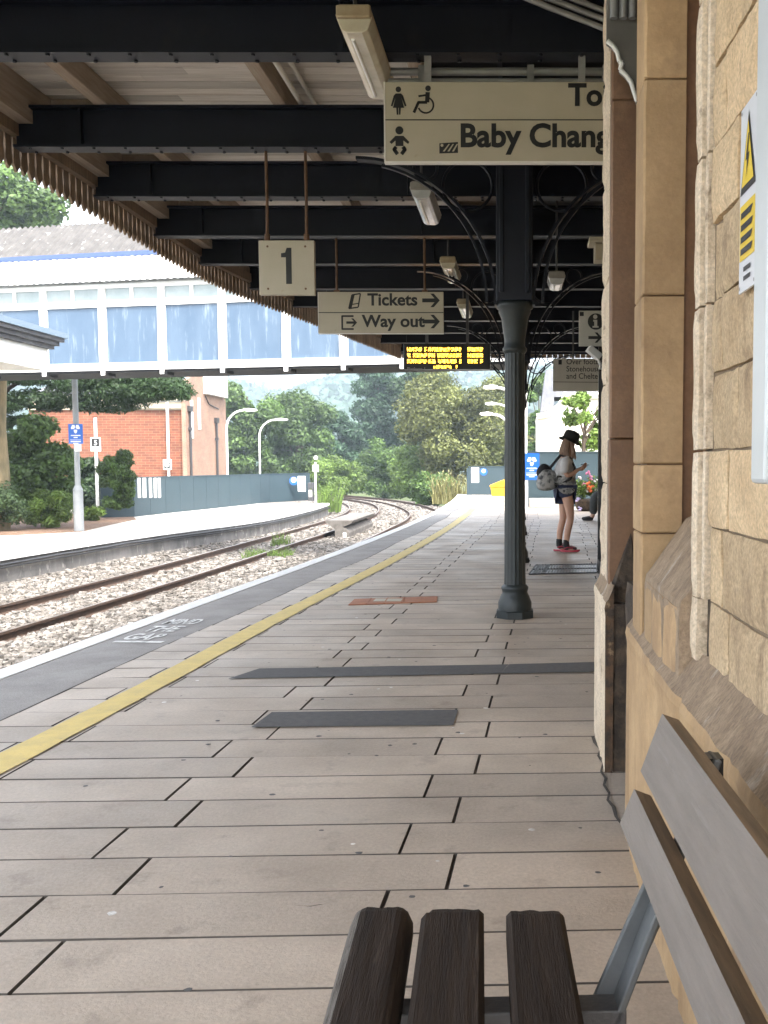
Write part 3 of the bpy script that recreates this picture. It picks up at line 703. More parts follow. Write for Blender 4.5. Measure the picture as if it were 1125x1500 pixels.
def thick_line(pts, w):
    """polygon round an open 2-D polyline"""
    L_, Rr = [], []
    for i, p in enumerate(pts):
        a = Vector(pts[max(i-1, 0)]); b = Vector(pts[min(i+1, len(pts)-1)]); d = (b - a).normalized(); nn = Vector((-d.y, d.x)) * w / 2
        L_.append((p[0] + nn.x, p[1] + nn.y)); Rr.append((p[0] - nn.x, p[1] - nn.y))
    return L_ + Rr[::-1]
class Flat:
    """flat marks on a panel that faces -Y; local u right, v up from the given corner, unit = s"""
    def __init__(f, u0, v0, y, s=1.0, skew=0): f.mb = MB(); f.u0, f.v0, f.y, f.s, f.k = u0, v0, y, s, skew
    def poly(f, pts, m=0):
        f.mb.add([(f.u0 + f.s * a, f.y + f.k * f.s * a, f.v0 + f.s * b) for a, b in pts], [list(range(len(pts)))], m, .5)
    def line(f, pts, w, m=0):
        for p, q in zip(pts[:-1], pts[1:]):
            f.poly(thick_line([p, q], w), m)
        for p in pts[1:-1]: f.poly(disc(p, w / 2, 10), m); f.y -= .00003
# stencil on the tarmac
mb = MB(); ang = math.atan2(edge_x(7.9) - edge_x(6.9), 1.0); ux = Vector((math.cos(ang), -math.sin(ang), 0)); uy = Vector((math.sin(ang), math.cos(ang), 0))
for k, s in enumerate(('MIND', 'THE', 'GAP')):
    yy = 7.62 - k * .34; add_text(mb, s, .34, (edge_x(yy) + .24, yy, .006), ux, uy, 0, .03, 'LEFT', .30 if k == 0 else .38)
p0 = Vector((edge_x(6.84) + .24, 6.82, .0058)); mb.add([p0, p0 + ux * .34, p0 + ux * .34 + uy * .06, p0 + uy * .06], [(0, 1, 2, 3)], 0, .5)
S(mb, 'platform_stencil', M['worn_white'])

# ------------------------------------------------------------------ hanging signs
def panel(t, x0, x1, y, z0, z1, m, th=.03, name='panel', edge=None):
    m1 = MB(); m1.box(x0, x1, y, y + th, z0, z1); return m1.build(name, m, t, bevel=.003, seg=1)
def marks(fl, t, name='lettering', m=None): return fl.mb.build(name, m or M['ink'], t)
def arrow(fl, cx, cy, w, m=0):
    fl.poly([(cx, cy - w*.11), (cx + w*.84, cy - w*.11), (cx + w*.84, cy + w*.11), (cx, cy + w*.11)], m)
    fl.y -= .0002
    fl.poly([(cx + w*.46, cy + w*.38), (cx + w*.66, cy + w*.38), (cx + w, cy), (cx + w*.66, cy - w*.38), (cx + w*.46, cy - w*.38), (cx + w*.80, cy)], m)
# toilets / baby changing
sy = 6.18
a = at_y(565, 236, sy); b = at_y(565, 120, sy); x0, z0, z1 = a.x, a.z, b.z; x1 = 1.06; ppm = (b.z - a.z) / 116.0     # metres per photo pixel on this panel
t = T('hanging_sign', 'long cream hanging sign reading Baby Changing beside toilet pictograms, cut off by the stone pier', 'sign', (x0, sy, z0))
panel(t, x0, x1, sy, z0, z1, M['cream'], .04)
m1 = MB(); m1.box(x0 - .008, x1, sy - .003, sy + .043, z0 - .010, z0 - .0005); m1.box(x0 - .008, x0 - .0005, sy - .003, sy + .043, z0, z1); m1.build('trim', M['edge_white'], t)
m1 = MB(); zm = z0 + 60.5 * ppm; m1.box(x0, x1, sy - .0015, sy - .0003, zm - .003, zm + .003); m1.build('divider', M['ink'], t)
fl = Flat(x0, z0, sy - .002, ppm)
Z = lambda py: 236 - py
X_ = lambda px: px - 565
# woman
fl.poly(disc((X_(585), Z(131)), 4.2)); fl.poly([(X_(581), Z(137)), (X_(589), Z(137)), (X_(592), Z(140)), (X_(597), Z(155)), (X_(594.5), Z(156)), (X_(589.5), Z(143)), (X_(593.5), Z(158)), (X_(576.5), Z(158)), (X_(580.5), Z(143)), (X_(576), Z(156)), (X_(573.5), Z(155)), (X_(578), Z(140))])
fl.y -= .0002
fl.poly([(X_(581.5), Z(157)), (X_(584.6), Z(157)), (X_(584.6), Z(168)), (X_(582.2), Z(168))]); fl.poly([(X_(585.6), Z(157)), (X_(588.5), Z(157)), (X_(587.8), Z(168)), (X_(585.6), Z(168))])
marks(fl, t, 'woman_pictogram'); fl = Flat(x0, z0, sy - .002, ppm)
# wheelchair
fl.poly(disc((X_(629.5), Z(129.5)), 4.2)); fl.line([(X_(629), Z(135)), (X_(628), Z(150))], 6.5); fl.line([(X_(629), Z(139)), (X_(615), Z(141))], 3.0)
fl.line([(X_(628), Z(150)), (X_(615), Z(150)), (X_(608), Z(165))], 4.2); rp = ring_pts((X_(626), Z(154)), 11.5, 62, -160, 20)
for p, q in zip(rp[:-1], rp[1:]): fl.poly(thick_line([p, q], 2.6))
marks(fl, t, 'wheelchair_pictogram'); fl = Flat(x0, z0, sy - .002, ppm)
# baby
fl.poly(disc((X_(586), Z(191)), 6)); fl.poly([(X_(580), Z(199)), (X_(592), Z(199)), (X_(601), Z(208)), (X_(599), Z(211)), (X_(592), Z(206)), (X_(592), Z(214)), (X_(580), Z(214)), (X_(580), Z(206)), (X_(574), Z(211)), (X_(571), Z(208))])
for s in (-1, 1):
    fl.line([(X_(586 + s*5), Z(215)), (X_(586 + s*8), Z(219)), (X_(586 + s*3), Z(226))], 5.5)
marks(fl, t, 'baby_pictogram'); fl = Flat(x0, z0, sy - .002, ppm)
# sticker with stripes
st = [(X_(646), Z(210)), (X_(674), Z(208)), (X_(674), Z(224)), (X_(646), Z(225))]; fl.poly(st); marks(fl, t, 'sticker'); fl = Flat(x0, z0, sy - .002, ppm)
add_text(fl.mb, 'Toilets', 45 * ppm, (x0 + X_(840) * ppm, sy - .0025, z0 + Z(154) * ppm), bold=.03, width=.98); marks(fl, t); fl = Flat(x0, z0, sy - .002, ppm)
add_text(fl.mb, 'Baby Changing', 47.5 * ppm, (x0 + X_(676) * ppm, sy - .0025, z0 + Z(214.5) * ppm), bold=.03, width=1.0)
marks(fl, t)
fl = Flat(x0, z0, sy - .0032, ppm)
for k in range(3): fl.poly([(X_(651 + k*7), Z(222)), (X_(654 + k*7), Z(222)), (X_(662 + k*6), Z(211)), (X_(660 + k*6), Z(211))])
fl.poly(disc((X_(650), Z(213)), 2.2)); marks(fl, t, 'sticker_stripes', M['cream'])
for xx in (x0 + .25, .35): m1 = MB(); m1.box(xx - .02, xx + .02, sy + .005, sy + .035, z1, BZ + .02); m1.build('hanger', M['steel'], t)

# platform number
sy = beam_y[6] + .02
a, b = at_y(380, 432, sy), at_y(460, 352, sy)
t = T('platform_number_sign', 'square cream board with a large black number 1 hung on two rusty rods', 'sign', (a.x, sy, a.z))
panel(t, a.x, b.x, sy, a.z, b.z, M['cream'], .05)
mid = (a.x + b.x) / 2; h = b.z - a.z
fl = Flat(mid, a.z, sy - .002, h / 80)
fl.poly([(-1, 16), (7.5, 16), (7.5, 69), (.5, 69), (-2, 62), (-8, 61), (-8, 55), (-1, 55)]); marks(fl, t, 'numeral')
for u in (-28, 28):
    for v_ in (9, 71): fl = Flat(mid, a.z, sy - .002, h / 80); fl.poly(disc((u, v_), 1.7, 10)); marks(fl, t, 'screw', M['rust'])
for px in (391.5, 449):
    p = at_y(px, 345, sy + .02); m1 = MB(); m1.tube([(p.x, sy + .02, b.z - .02), (p.x + .003, sy + .02, b.z + .3), (p.x, sy + .02, BZ + .01)], .012, 7)
    m1.tube([(p.x, sy + .02, b.z), (p.x, sy + .02, b.z + .05)], .022, 7); m1.build('rod', M['rust'], t)

# tickets / way out
sy = beam_y[8] + .02
a, b = at_y(467, 488, sy), at_y(649.5, 427.5, sy); ppm = (b.z - a.z) / 60.5
t = T('direction_sign', 'cream two line direction sign reading Tickets and Way out with arrows', 'sign', (a.x, sy, a.z))
panel(t, a.x, b.x, sy, a.z, b.z, M['cream'], .04)
m1 = MB(); m1.box(a.x, b.x, sy - .0015, sy - .0003, a.z + 29.5 * ppm, a.z + 30.7 * ppm); m1.build('divider', M['ink'], t)
m1 = MB(); m1.box(a.x - .006, a.x - .0005, sy - .002, sy + .042, a.z, b.z); m1.box(a.x, b.x, sy - .002, sy + .042, a.z - .007, a.z - .0005); m1.build('trim', M['edge_white'], t)
fl = Flat(a.x, a.z, sy - .002, ppm); Z = lambda py: 488 - py; X_ = lambda px: px - 467
add_text(fl.mb, 'Tickets', 24.5 * ppm, (a.x + X_(540) * ppm, sy - .0025, a.z + Z(447) * ppm), bold=.028, width=1.03); marks(fl, t); fl = Flat(a.x, a.z, sy - .002, ppm)
add_text(fl.mb, 'Way out', 24.5 * ppm, (a.x + X_(532) * ppm, sy - .0025, a.z + Z(478.5) * ppm), bold=.028, width=1.05); marks(fl, t); fl = Flat(a.x, a.z, sy - .002, ppm)
arrow(fl, X_(621), Z(440), 26); marks(fl, t, 'arrow'); fl = Flat(a.x, a.z, sy - .002, ppm); arrow(fl, X_(621), Z(471), 26); marks(fl, t, 'arrow'); fl = Flat(a.x, a.z, sy - .002, ppm)
fl.y = sy - .002
q = [(X_(517), Z(432)), (X_(529.5), Z(430)), (X_(526), Z(450)), (X_(512), Z(452))]
for p_, q_ in zip(q, q[1:] + q[:1]): fl.line([p_, q_], 2.0)
fl.poly([(X_(512), Z(452)), (X_(518), Z(432)), (X_(521), Z(432)), (X_(516), Z(452))]); fl.y -= .0002
fl.line([(X_(516), Z(446)), (X_(526), Z(444.5))], 1.5); marks(fl, t, 'ticket_pictogram'); fl = Flat(a.x, a.z, sy - .002, ppm)
fl.line([(X_(519), Z(463)), (X_(502), Z(463)), (X_(502), Z(482)), (X_(519), Z(482))], 2.6); arrow(fl, X_(508), Z(472.5), 16)
marks(fl, t, 'exit_pictogram')
for px in (493, 622):
    p = at_y(px, 425, sy); m1 = MB(); m1.tube([(p.x, sy + .02, b.z - .01), (p.x, sy + .02, BZ + .02)], .013, 7); m1.box(p.x - .03, p.x + .03, sy - .005, sy + .045, b.z + .001, b.z + .02); m1.build('rod', M['rust'], t)

# departure board
sy = 14.4
a, b = at_y(591, 541, sy), at_y(718, 503, sy)
t = T('departure_board', 'black departure board with rows of amber lit characters under the canopy end', 'display', (a.x, sy, a.z))
m1 = MB(); m1.box(a.x, b.x, sy, sy + .16, a.z, b.z); m1.build('case', M['black_case'], t, bevel=.012)
W_, H_ = b.x - a.x, b.z - a.z
m1 = MB(); r = random.Random(11); px_ = W_ / 132.0
def led_row(mb, u0, u1, vtop, rows=7, cell=None):
    u = u0
    while u < u1:
        cw = r.choice((4, 5, 5)); 
        if r.random() < .13: u += 3; continue
        for i in range(cw):
            col = [1 if r.random() < .56 else 0 for _ in range(rows)]
            if i == 0: col = [1 if r.random() < .8 else 0 for _ in range(rows)]
            for j, on in enumerate(col):
                if on and u + i < u1:
                    uu, vv = a.x + (u + i) * px_, b.z - (vtop + j) * px_
                    mb.add([(uu, sy - .003, vv - px_*.86), (uu + px_*.86, sy - .003, vv - px_*.86), (uu + px_*.86, sy - .003, vv), (uu, sy - .003, vv)], [(0, 1, 2, 3)], 0, .5)
        u += cw + 1
for k, v0 in enumerate((6, 15, 24)):
    led_row(m1, 6, 36, v0, 6); led_row(m1, 38, 88, v0, 6); led_row(m1, 98, 122, v0, 6)
led_row(m1, 46, 82, 33, 5)
m1.build('lit_characters', M['led'], t)
m1 = MB(); add_text(m1, 'Platform 1', .062, (a.x + .05, sy - .003, b.z - .375 * W_ / 1.22), bold=.01); m1.build('lettering', M['steel'], t)
for xx in (a.x + .3, b.x - .34): m1 = MB(); m1.box(xx, xx + .04, sy + .06, sy + .1, b.z, BZ); m1.build('hanger', M['dark_steel'], t)

# information sign on the far wall
sy = 11.2
a, b = at_y(848, 507, sy), at_y(892, 455, sy); b.x = .96
t = T('information_sign', 'grey white sign with a black letter i in a disc above an arrow', 'sign', (a.x, sy, a.z))
panel(t, a.x, b.x, sy, a.z, b.z, M['grey_sign'], .03); ppm = (b.z - a.z) / 52
fl = Flat(a.x, a.z, sy - .002, ppm); Z = lambda py: 507 - py; X_ = lambda px: px - 848
fl.poly(disc((X_(873), Z(471)), 12)); marks(fl, t, 'disc'); fl = Flat(a.x, a.z, sy - .002, ppm); arrow(fl, X_(862), Z(494.5), 20); fl.poly([(1, 44), (7, 44), (7, 50), (1, 50)]); marks(fl, t, 'pictogram')
fl = Flat(a.x, a.z, sy - .0035, ppm); fl.poly(disc((X_(872), Z(464)), 3.2)); fl.poly([(X_(869), Z(468.5)), (X_(875), Z(468.5)), (X_(875), Z(477.5)), (X_(877), Z(477.5)), (X_(877), Z(480)), (X_(868), Z(480)), (X_(868), Z(477.5)), (X_(870.5), Z(477.5)), (X_(870.5), Z(471)), (X_(869), Z(471))]); marks(fl, t, 'letter', M['grey_sign'])
m1 = MB(); m1.box(.94, .965, sy + .005, sy + .025, a.z + .05, b.z - .05); m1.build('bracket', M['dark_steel'], t)
# over footbridge sign
sy = 16.2
a, b = at_y(810, 573, sy), at_y(898, 525, sy); ppm = (b.z - a.z) / 48
t = T('hanging_sign', 'grey hanging sign with three dark lines beginning Over footbridge, by the white building', 'sign', (a.x, sy, a.z))
panel(t, a.x, b.x, sy, a.z, b.z, M['grey_sign'], .03)
fl = Flat(a.x, a.z, sy - .002, ppm)
for k, s in enumerate(('Over footbridge', 'Stonehouse', 'and Cheltenham')): fl = Flat(a.x, a.z, sy - .002, ppm); add_text(fl.mb, s, 11.5 * ppm, (a.x + 19.5 * ppm, sy - .0025, a.z + (39.5 - 10.6 * k) * ppm), bold=.008, width=.92); marks(fl, t)
fl = Flat(a.x, a.z, sy - .002, ppm); fl.poly([(8, 39), (13, 39), (13, 46), (8, 46)]); fl.poly([(0, 13.2), (88, 12.5), (88, 13.3), (0, 14)]); marks(fl, t, 'pictogram')
for xx in (a.x + .3, b.x - .2): m1 = MB(); m1.box(xx, xx + .03, sy + .005, sy + .025, b.z, BZ); m1.build('hanger', M['dark_steel'], t)
# camera on the wall corner
t = T('security_camera', 'small white security camera on the building corner under the information sign', 'camera', (.86, 11.0, 2.4))
p = at_y(868, 517, 11.25)
m1 = MB(); m1.bar((p.x - .05, 11.22, p.z + .05), (p.x + .08, 11.25, p.z - .05), .09, .08); m1.build('body', M['white_paint'], t, bevel=.01)
m1 = MB(); m1.tube([(p.x + .05, 11.25, p.z - .04), (p.x + .09, 11.27, p.z - .13), (p.x + .09, 11.4, p.z - .15), (.96, 11.45, p.z - .15)], .015, 6); m1.build('arm', M['white_paint'], t)
p = at_y(872, 353, 9.6)
t = T('alarm_box', 'small cream box fixed high on the wall beside the stone pier', 'box', (p.x, 9.6, p.z))
m1 = MB(); m1.box(p.x - .005, 1.14, 9.55, 9.75, p.z - .18, p.z - .03); m1.build('box_body', M['cream'], t, bevel=.006); m1 = MB(); m1.box(p.x - .06, 1.14, 9.5, 9.8, p.z - .025, p.z + .02); m1.build('lid', M['cream'], t, bevel=.006)

# ------------------------------------------------------------------ the near stone building
SK = .03                       # the near wall runs very slightly off the platform axis
def sx(x, y): return x + SK * max(0.0, 2.6 - y)
bld = T('station_building', 'honey coloured stone station wall with piers, window recesses and a weathered plinth at the right', 'building', (.6, 2, 0))
PZ = .76; TOP = 5.2
def rough_block(mb, x, y0, y1, z0, z1, m=0, amp=.008, rnd=.012, nx=8, nz=6, depth=.06, t=None, seed=0, fx=None):
    """stone block with a dressed but worn face towards -X; edges eased and drawn back"""
    fx = fx or sx
    vs = []
    for j in range(nz + 1):
        for i in range(nx + 1):
            u, v_ = i / nx, j / nz; y = y0 + (y1 - y0) * u; z = z0 + (z1 - z0) * v_
            e = min(min(u, 1-u) * (y1-y0), min(v_, 1-v_) * (z1-z0)); back = rnd * max(0, 1 - e / .018) ** 2
            d = amp * mn.noise(Vector((y * 9 + seed, z * 9, seed * 1.7))) + amp * .6 * mn.noise(Vector((y * 31, z * 25 + seed, 5)))
            vs.append((fx(x, y) - d + back, y + .003 * mn.noise(Vector((z * 14, seed, y * 5))), z + .004 * mn.noise(Vector((y * 11, seed, 9)))))
    W = nx + 1
    fs = [(j*W+i, (j+1)*W+i, (j+1)*W+i+1, j*W+i+1) for j in range(nz) for i in range(nx)]
    if t is None: t = random.random()
    mb.add(vs, fs, m, t, True)
    def side(idx):
        b = [(fx(x, 0 * 1 + vs[k][1]) + depth, vs[k][1], vs[k][2]) for k in idx]; n = len(idx)
        mb.add([vs[k] for k in idx] + b, [(k, k+1, n+k+1, n+k) for k in range(n-1)], m, t)
    side(list(range(W))); side([nz*W + i for i in range(W)][::-1]); side([j*W for j in range(nz+1)][::-1]); side([j*W + nx for j in range(nz+1)])
# coursed walling
courses = [PZ - .03, .90, 1.065, 1.23, 1.39, 1.545, 1.705, 1.865, 2.03, 2.20, 2.37, 2.56, 2.75, 2.95, 3.2, 3.5, 3.8, 4.2, 4.6]
mb = MB(); WX = .392
for k, (za, zb_) in enumerate(zip(courses[:-1], courses[1:])):
    r = random.Random(50 + k); y = 2.215; first = True
    while y > -1.2:
        L_ = r.uniform(.16, .42) if not first else r.choice((.10, .17, .22)); first = False
        rough_block(mb, WX + r.uniform(-.005, .004), y - L_ + .0025, y - .0025, za + .003, zb_ - .003, 0, .0045, .006, 12 if y > .9 else 4, 8 if y > .9 else 3, t=r.random(), seed=r.uniform(0, 60)); y -= L_
mb.build('coursed_wall', M['stone'], bld)
mb = MB(); mb.hexa([(sx(WX + .012, -1.2), -1.2, 0), (2.2, -1.2, 0), (2.2, 2.24, 0), (sx(WX + .012, 2.24), 2.24, 0)], [(sx(WX + .012, -1.2), -1.2, TOP), (2.2, -1.2, TOP), (2.2, 2.24, TOP), (sx(WX + .012, 2.24), 2.24, TOP)]); mb.build('backing', M['mortar'], bld)
# jamb mouldings that close the first recess
mb = MB()
for z0, z1 in zip(courses[1:-1:2], courses[3::2]):
    r = random.Random(int(z0 * 100)); rough_block(mb, .374, 2.275, 2.325, z0 + .003, z1 - .003, 0, .003, .006, 4, 8, .2, seed=z0)
    rough_block(mb, .384, 2.238, 2.262, z0 + .003, z1 - .003, 0, .002, .004, 3, 8, .2, seed=z0 + 3)
rough_block(mb, .374, 2.275, 2.325, PZ, courses[1], 0, .003, .006, 4, 5, .2); mb.build('jamb_moulding', M['stone_pale'], bld)
mb = MB(); mb.box(.415, 2.2, 2.236, 2.33, 0, TOP); mb.build('jamb_core', M['stone_dark'], bld)
# first recess: back wall, sloping sill
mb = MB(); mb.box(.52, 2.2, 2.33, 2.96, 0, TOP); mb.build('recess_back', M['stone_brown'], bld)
mb = MB()
prof = [(.352, .0), (.352, .86), (.356, .885), (.372, .905), (.47, 1.045), (.49, 1.055), (.521, 1.06), (.521, 0)]
nS = 14; vs = []
for i in range(nS + 1):
    y = 2.331 + (2.93 - 2.331) * i / nS
    for x, z in prof: vs.append((sx(x, y) + (.004 * mn.noise(Vector((y * 16, z * 8, 1))) if .36 < x < .5 else 0), y, z + (.005 * mn.noise(Vector((y * 22, x * 9, 4))) if z > .88 else 0)))
n = len(prof); mb.add(vs, [(i*n+k, (i+1)*n+k, (i+1)*n+(k+1) % n, i*n+(k+1) % n) for i in range(nS) for k in range(n)], 0, .5)
mb.add(vs[:n], [list(range(n))[::-1]], 0, .5); mb.build('window_sill', M['stone_cap'], bld)
mb = MB()
for ya, yb2 in ((2.36, 2.56), (2.56, 2.75), (2.75, 2.925)): rough_block(mb, .349, ya + .002, yb2 - .002, .5, .868, 0, .003, .005, 6, 8, .003)
mb.build('sill_apron', M['stone_smooth'], bld)
# pier between the recesses, big dressed blocks
def pier(name, x, xb, y0, y1, joints, m, seed):
    mb = MB()
    for k, (za, zb_) in enumerate(zip(joints[:-1], joints[1:])):
        r = random.Random(seed + k); g = .002; b = .006; dx = r.uniform(-.002, .002); dy = r.uniform(-.002, .002)
        xa = sx(x, y0) + dx
        # front (-Y) face, arris and side (-X) face with worn edges
        def ring(z, i_): return [(xb, y0 + i_ + dy, z), (xa + b + i_, y0 + i_ + dy, z), (xa + i_, y0 + b + i_ + dy, z), (xa + i_, y1, z), (xb, y1, z)]
        nst = max(2, int((zb_ - za) / .05)); vs = []
        zs_ = [za + g] + [za + g + .004] + [za + (zb_ - za) * i / nst for i in range(1, nst)] + [zb_ - g - .004, zb_ - g]
        for q, z in enumerate(zs_):
            i_ = .004 if q in (0, len(zs_) - 1) else 0
            ch = .004 * max(0, mn.noise(Vector((z * 13, seed, 3))))
            R_ = ring(z, i_); R_[1] = (R_[1][0] + ch, R_[1][1], R_[1][2]); R_[2] = (R_[2][0], R_[2][1] + ch, R_[2][2]); vs += R_
        mb.add(vs, [(q*5+k2, q*5+(k2+1) % 5, (q+1)*5+(k2+1) % 5, (q+1)*5+k2) for q in range(len(zs_)-1) for k2 in range(5)], 0, r.random())
        mb.add(vs[:5], [(4, 3, 2, 1, 0)], 0, .5); mb.add(vs[-5:], [(0, 1, 2, 3, 4)], 0, .5)
    return mb.build(name, m, bld)
pier('pier', .342, .461, 2.955, 3.15, [.0, .5, 1.0, 1.20, 1.68, 2.28, 2.73, 3.3, 3.9, 4.5, 5.2], M['stone_smooth'], 5)
mb = MB(); mb.box(.362, .9, 2.975, 3.14, 0, TOP); mb.build('pier_core', M['stone_brown'], bld)
# second recess with brown reveal, then the outer pier
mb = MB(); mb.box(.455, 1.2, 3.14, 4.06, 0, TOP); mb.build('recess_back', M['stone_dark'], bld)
pier('brown_reveal', .343, .9, 4.05, 4.12, [.72, 1.3, 2.6, 3.9, 5.2], M['stone_brown'], 21)
mb = MB()
for k in range(11):
    za = .70 + k * .42; r = random.Random(k + 300)
    rough_block(mb, .343 + r.uniform(-.002, .004), 4.125, 4.335, za + .002, za + .418, 0, .006, .010, 6, 14, .5, seed=k * 3.1, fx=lambda x, y: x)
    rough_block(mb, .344 + r.uniform(-.002, .004), 4.335, 4.52, za + .002, za + .418, 0, .006, .010, 6, 14, .5, seed=k * 5.1, fx=lambda x, y: x)
mb.build('outer_pier', M['stone_pale'], bld)
mb = MB(); mb.box(.372, 1.2, 4.115, 4.515, 0, TOP); mb.build('pier_core', M['mortar'], bld)
# pointed stop at the foot of the reveal, its shadow painted in dark stone
mb = MB(); a_ = (.347, 3.99, .70); mb.add([(.345, 3.99, .66), (.452, 3.99, .62), (.452, 4.049, .62), (.345, 4.049, .70), (.43, 4.045, .93), (.452, 4.045, .80)], [(0, 1, 4), (1, 2, 5, 4), (0, 4, 3), (0, 3, 2, 1), (3, 4, 5, 2)], 0, .2); mb.build('chamfer_stop', M['stone_dark'], bld)
# plinths with weathered tops
def plinth(y0, y1, xf, zl, xb, zp, m_cap, m_front, name, fx, end=True, seed=0):
    n = max(4, int((y1 - y0) / .035)); prof = [(xf, 0), (xf, zl - .06), (xf - .004, zl - .03), (xf, zl - .008), (xf + .010, zl + .004)] + [(xf + .010 + (xb - xf - .010) * q, zl + .004 + (zp - zl - .004) * q) for q in (.25, .5, .75, 1)]
    seg_t = lambda y: (math.sin(math.floor((y + .13) / .47) * 12.9898) * 43758.5453) % 1
    vs = []
    for i in range(n + 1):
        y = y0 + (y1 - y0) * i / n
        for j, (x, z) in enumerate(prof):
            d = (.006 if abs(((y + .13) / .47) % 1 - .5) > .47 else 0) + .004 * mn.noise(Vector((y * 11 + seed, z * 9, 2))) + .003 * mn.noise(Vector((y * 34 + seed, z * 20, 5))); 
            vs.append((fx(x, y) + d, y, z + (d * .8 if j > 3 else 0)))
    k = len(prof); mb = MB()
    for a in range(n):
        for b in range(k - 1): mb.add([vs[a*k+b], vs[a*k+b+1], vs[(a+1)*k+b+1], vs[(a+1)*k+b]], [(0, 1, 2, 3)], 1 if b < 3 else 0, seg_t((y0 + (y1 - y0) * (a + .5) / n)), False)
    for e in (0, n): mb.add([vs[e*k+b] for b in range(k)] + [(fx(xb, y0 if e == 0 else y1), y0 if e == 0 else y1, 0)], [list(range(k + 1))], 2, .5)
    return mb.build(name, [m_cap, m_front, M['stone_stained_shade']], bld)
plinth(-1.2, 3.24, .332, .695, .398, .775, M['stone_cap'], M['stone_smooth'], 'plinth', sx)
plinth(3.92, 4.56, .322, .675, .352, .735, M['stone_cap'], M['stone_pale'], 'plinth', lambda x, y: x, seed=9)
mb = MB(); rough_block(mb, .345, 3.93, 3.99, .0, .66, 0, .012, .01, 6, 24, .1, fx=lambda x, y: x); rough_block(mb, .40, 3.25, 3.92, .0, .75, 0, .02, .01, 14, 14, .1, fx=lambda x, y: x); mb.build('recess_shade_base', M['stone_dark'], bld)  # weathered base of the recess, the shadow there put into its colour
# cusped bracket head at the top of the second recess
mb = MB(); ycb = 3.98
A = at_y(890, 60, ycb); B_ = at_y(933, 130, ycb)
def q(px, py): p = at_y(px, py, ycb); return (p.x, p.z)
edge_ = [q(889, 62), q(897, 68), q(904, 78), q(907, 92), q(911, 94), q(908, 104), q(917, 112), q(924, 122), q(928, 135), q(933, 150)]
pl = [q(889, -60), q(889, 62)] + edge_[1:] + [q(936, 150), q(936, -60)]
mb.prism(pl, ycb, ycb + .03, 'y', 0, .3); mb.build('bracket_head', mat('grey_painted_stone', (.15,.14,.125), (.10,.095,.085), 5, .7), bld)
mb = MB(); lip = [Vector((x, ycb - .012, z)) for x, z in edge_]
for p_, q_ in zip(lip[:-1], lip[1:]): mb.tube([p_, q_], .009, 6)
mb.build('bracket_lip', M['white_paint'], bld)
mb = MB()
for px in (898, 912, 925): p_ = q(px, 40); mb.tube([(p_[0], ycb - .03, p_[1] + .02), (p_[0], ycb - .03, 4.2)], .015, 8)
mb.build('fluted_shaft', M['steel'], bld)
# rest of the building, set back beyond the pier
mb = MB(); mb.box(1.15, 7, 4.52, 11.75, 0, 4.6); mb.box(2.35, 7, 11.75, 24.5, 0, 4.6); mb.box(.98, 1.15, 10.0, 11.7, 0, 4.6); mb.box(.95, 1.2, 4.5, 4.52, 0, 4.6); mb.build('rear_wall', M['stone'], bld)
mb = MB(); mb.box(.40, 6.5, -1.2, 4.5, TOP, TOP + .1); mb.box(2.2, 7, -1.2, 4.52, 0, TOP - .01); mb.build('upper_wall', M['stone'], bld)

# tall dark framed case on the far corner
t = T('glazed_doorway', 'narrow tall dark framed glazed door standing on the far corner of the stone wall', 'door', (.9, 11, 0))
mb = MB(); xo, xi = .862, .975
for y0, y1 in ((10.2, 10.26), (10.62, 10.68), (11.64, 11.7)): mb.box(xo, xi, y0, y1, 0, 2.78)
mb.box(xo, xi, 10.26, 11.64, 0, .12); mb.box(xo, xi, 10.26, 11.64, 2.70, 2.78); mb.build('frame', M['black_case'], t)
mb = MB(); mb.box(xo + .04, xo + .05, 10.26, 11.64, .12, 2.7); mb.build('pane', mat('dark_glass', (.02,.022,.025), None, rough=.05, spec=1), t)
mb = MB()
for xx in (.872, .905, .945): mb.box(xx, xx + .012, 11.7, 11.712, .15, 1.42 if xx != .905 else 2.7)
mb.build('bead', M['steel'], t)
mb = MB(); mb.box(.865, .96, 11.7, 11.708, 1.42, 2.05); mb.build('notice', M['sign_white'], t)
mb = MB(); mb.box(.862, .97, 11.7, 11.72, 0, .16); mb.build('kick_plate', M['galv'], t)

# signs and poster case on the near wall
def wall_sign(t, y0, y1, z0, z1, m, off, name='panel', th=.004):
    mb = MB(); a0, a1 = sx(WX, y0) - off, sx(WX, y1) - off
    mb.hexa([(a0, y0, z0), (a0 + th, y0, z0), (a1 + th, y1, z0), (a1, y1, z0)], [(a0, y0, z1), (a0 + th, y0, z1), (a1 + th, y1, z1), (a1, y1, z1)], 0, .5); return mb.build(name, m, t)
def wpoly(mb, pts, off): mb.add([(sx(WX, y) - off, y, z) for y, z in pts], [list(range(len(pts)))], 0, .5)
def ytr(px, off=.02, X=.385): 
    y = X / (px - PPX) * F
    for _ in range(4): y = (sx(WX, y) - off) / (px - PPX) * F
    return y
yA, yB = ytr(1073, .026), ytr(1097, .026); zt, zb_ = EYE + (HZ - 186) / F * yA + .01, EYE + (HZ - 430) / F * ytr(1086)
t = T('warning_sign', 'white warning sign with a yellow triangle above a yellow panel on the stone wall', 'sign', (.38, yB, zb_))
wall_sign(t, yB, yA, zb_, zt, M['sign_white'], .020)
W2, H2 = yA - yB, zt - zb_; Yr = lambda u: yA - u * W2; Zr = lambda v: zt - v * H2
mb = MB(); wpoly(mb, [(Yr(.5), Zr(.05)), (Yr(.06), Zr(.47)), (Yr(.94), Zr(.47))], .0212); mb.build('triangle_border', M['ink'], t)
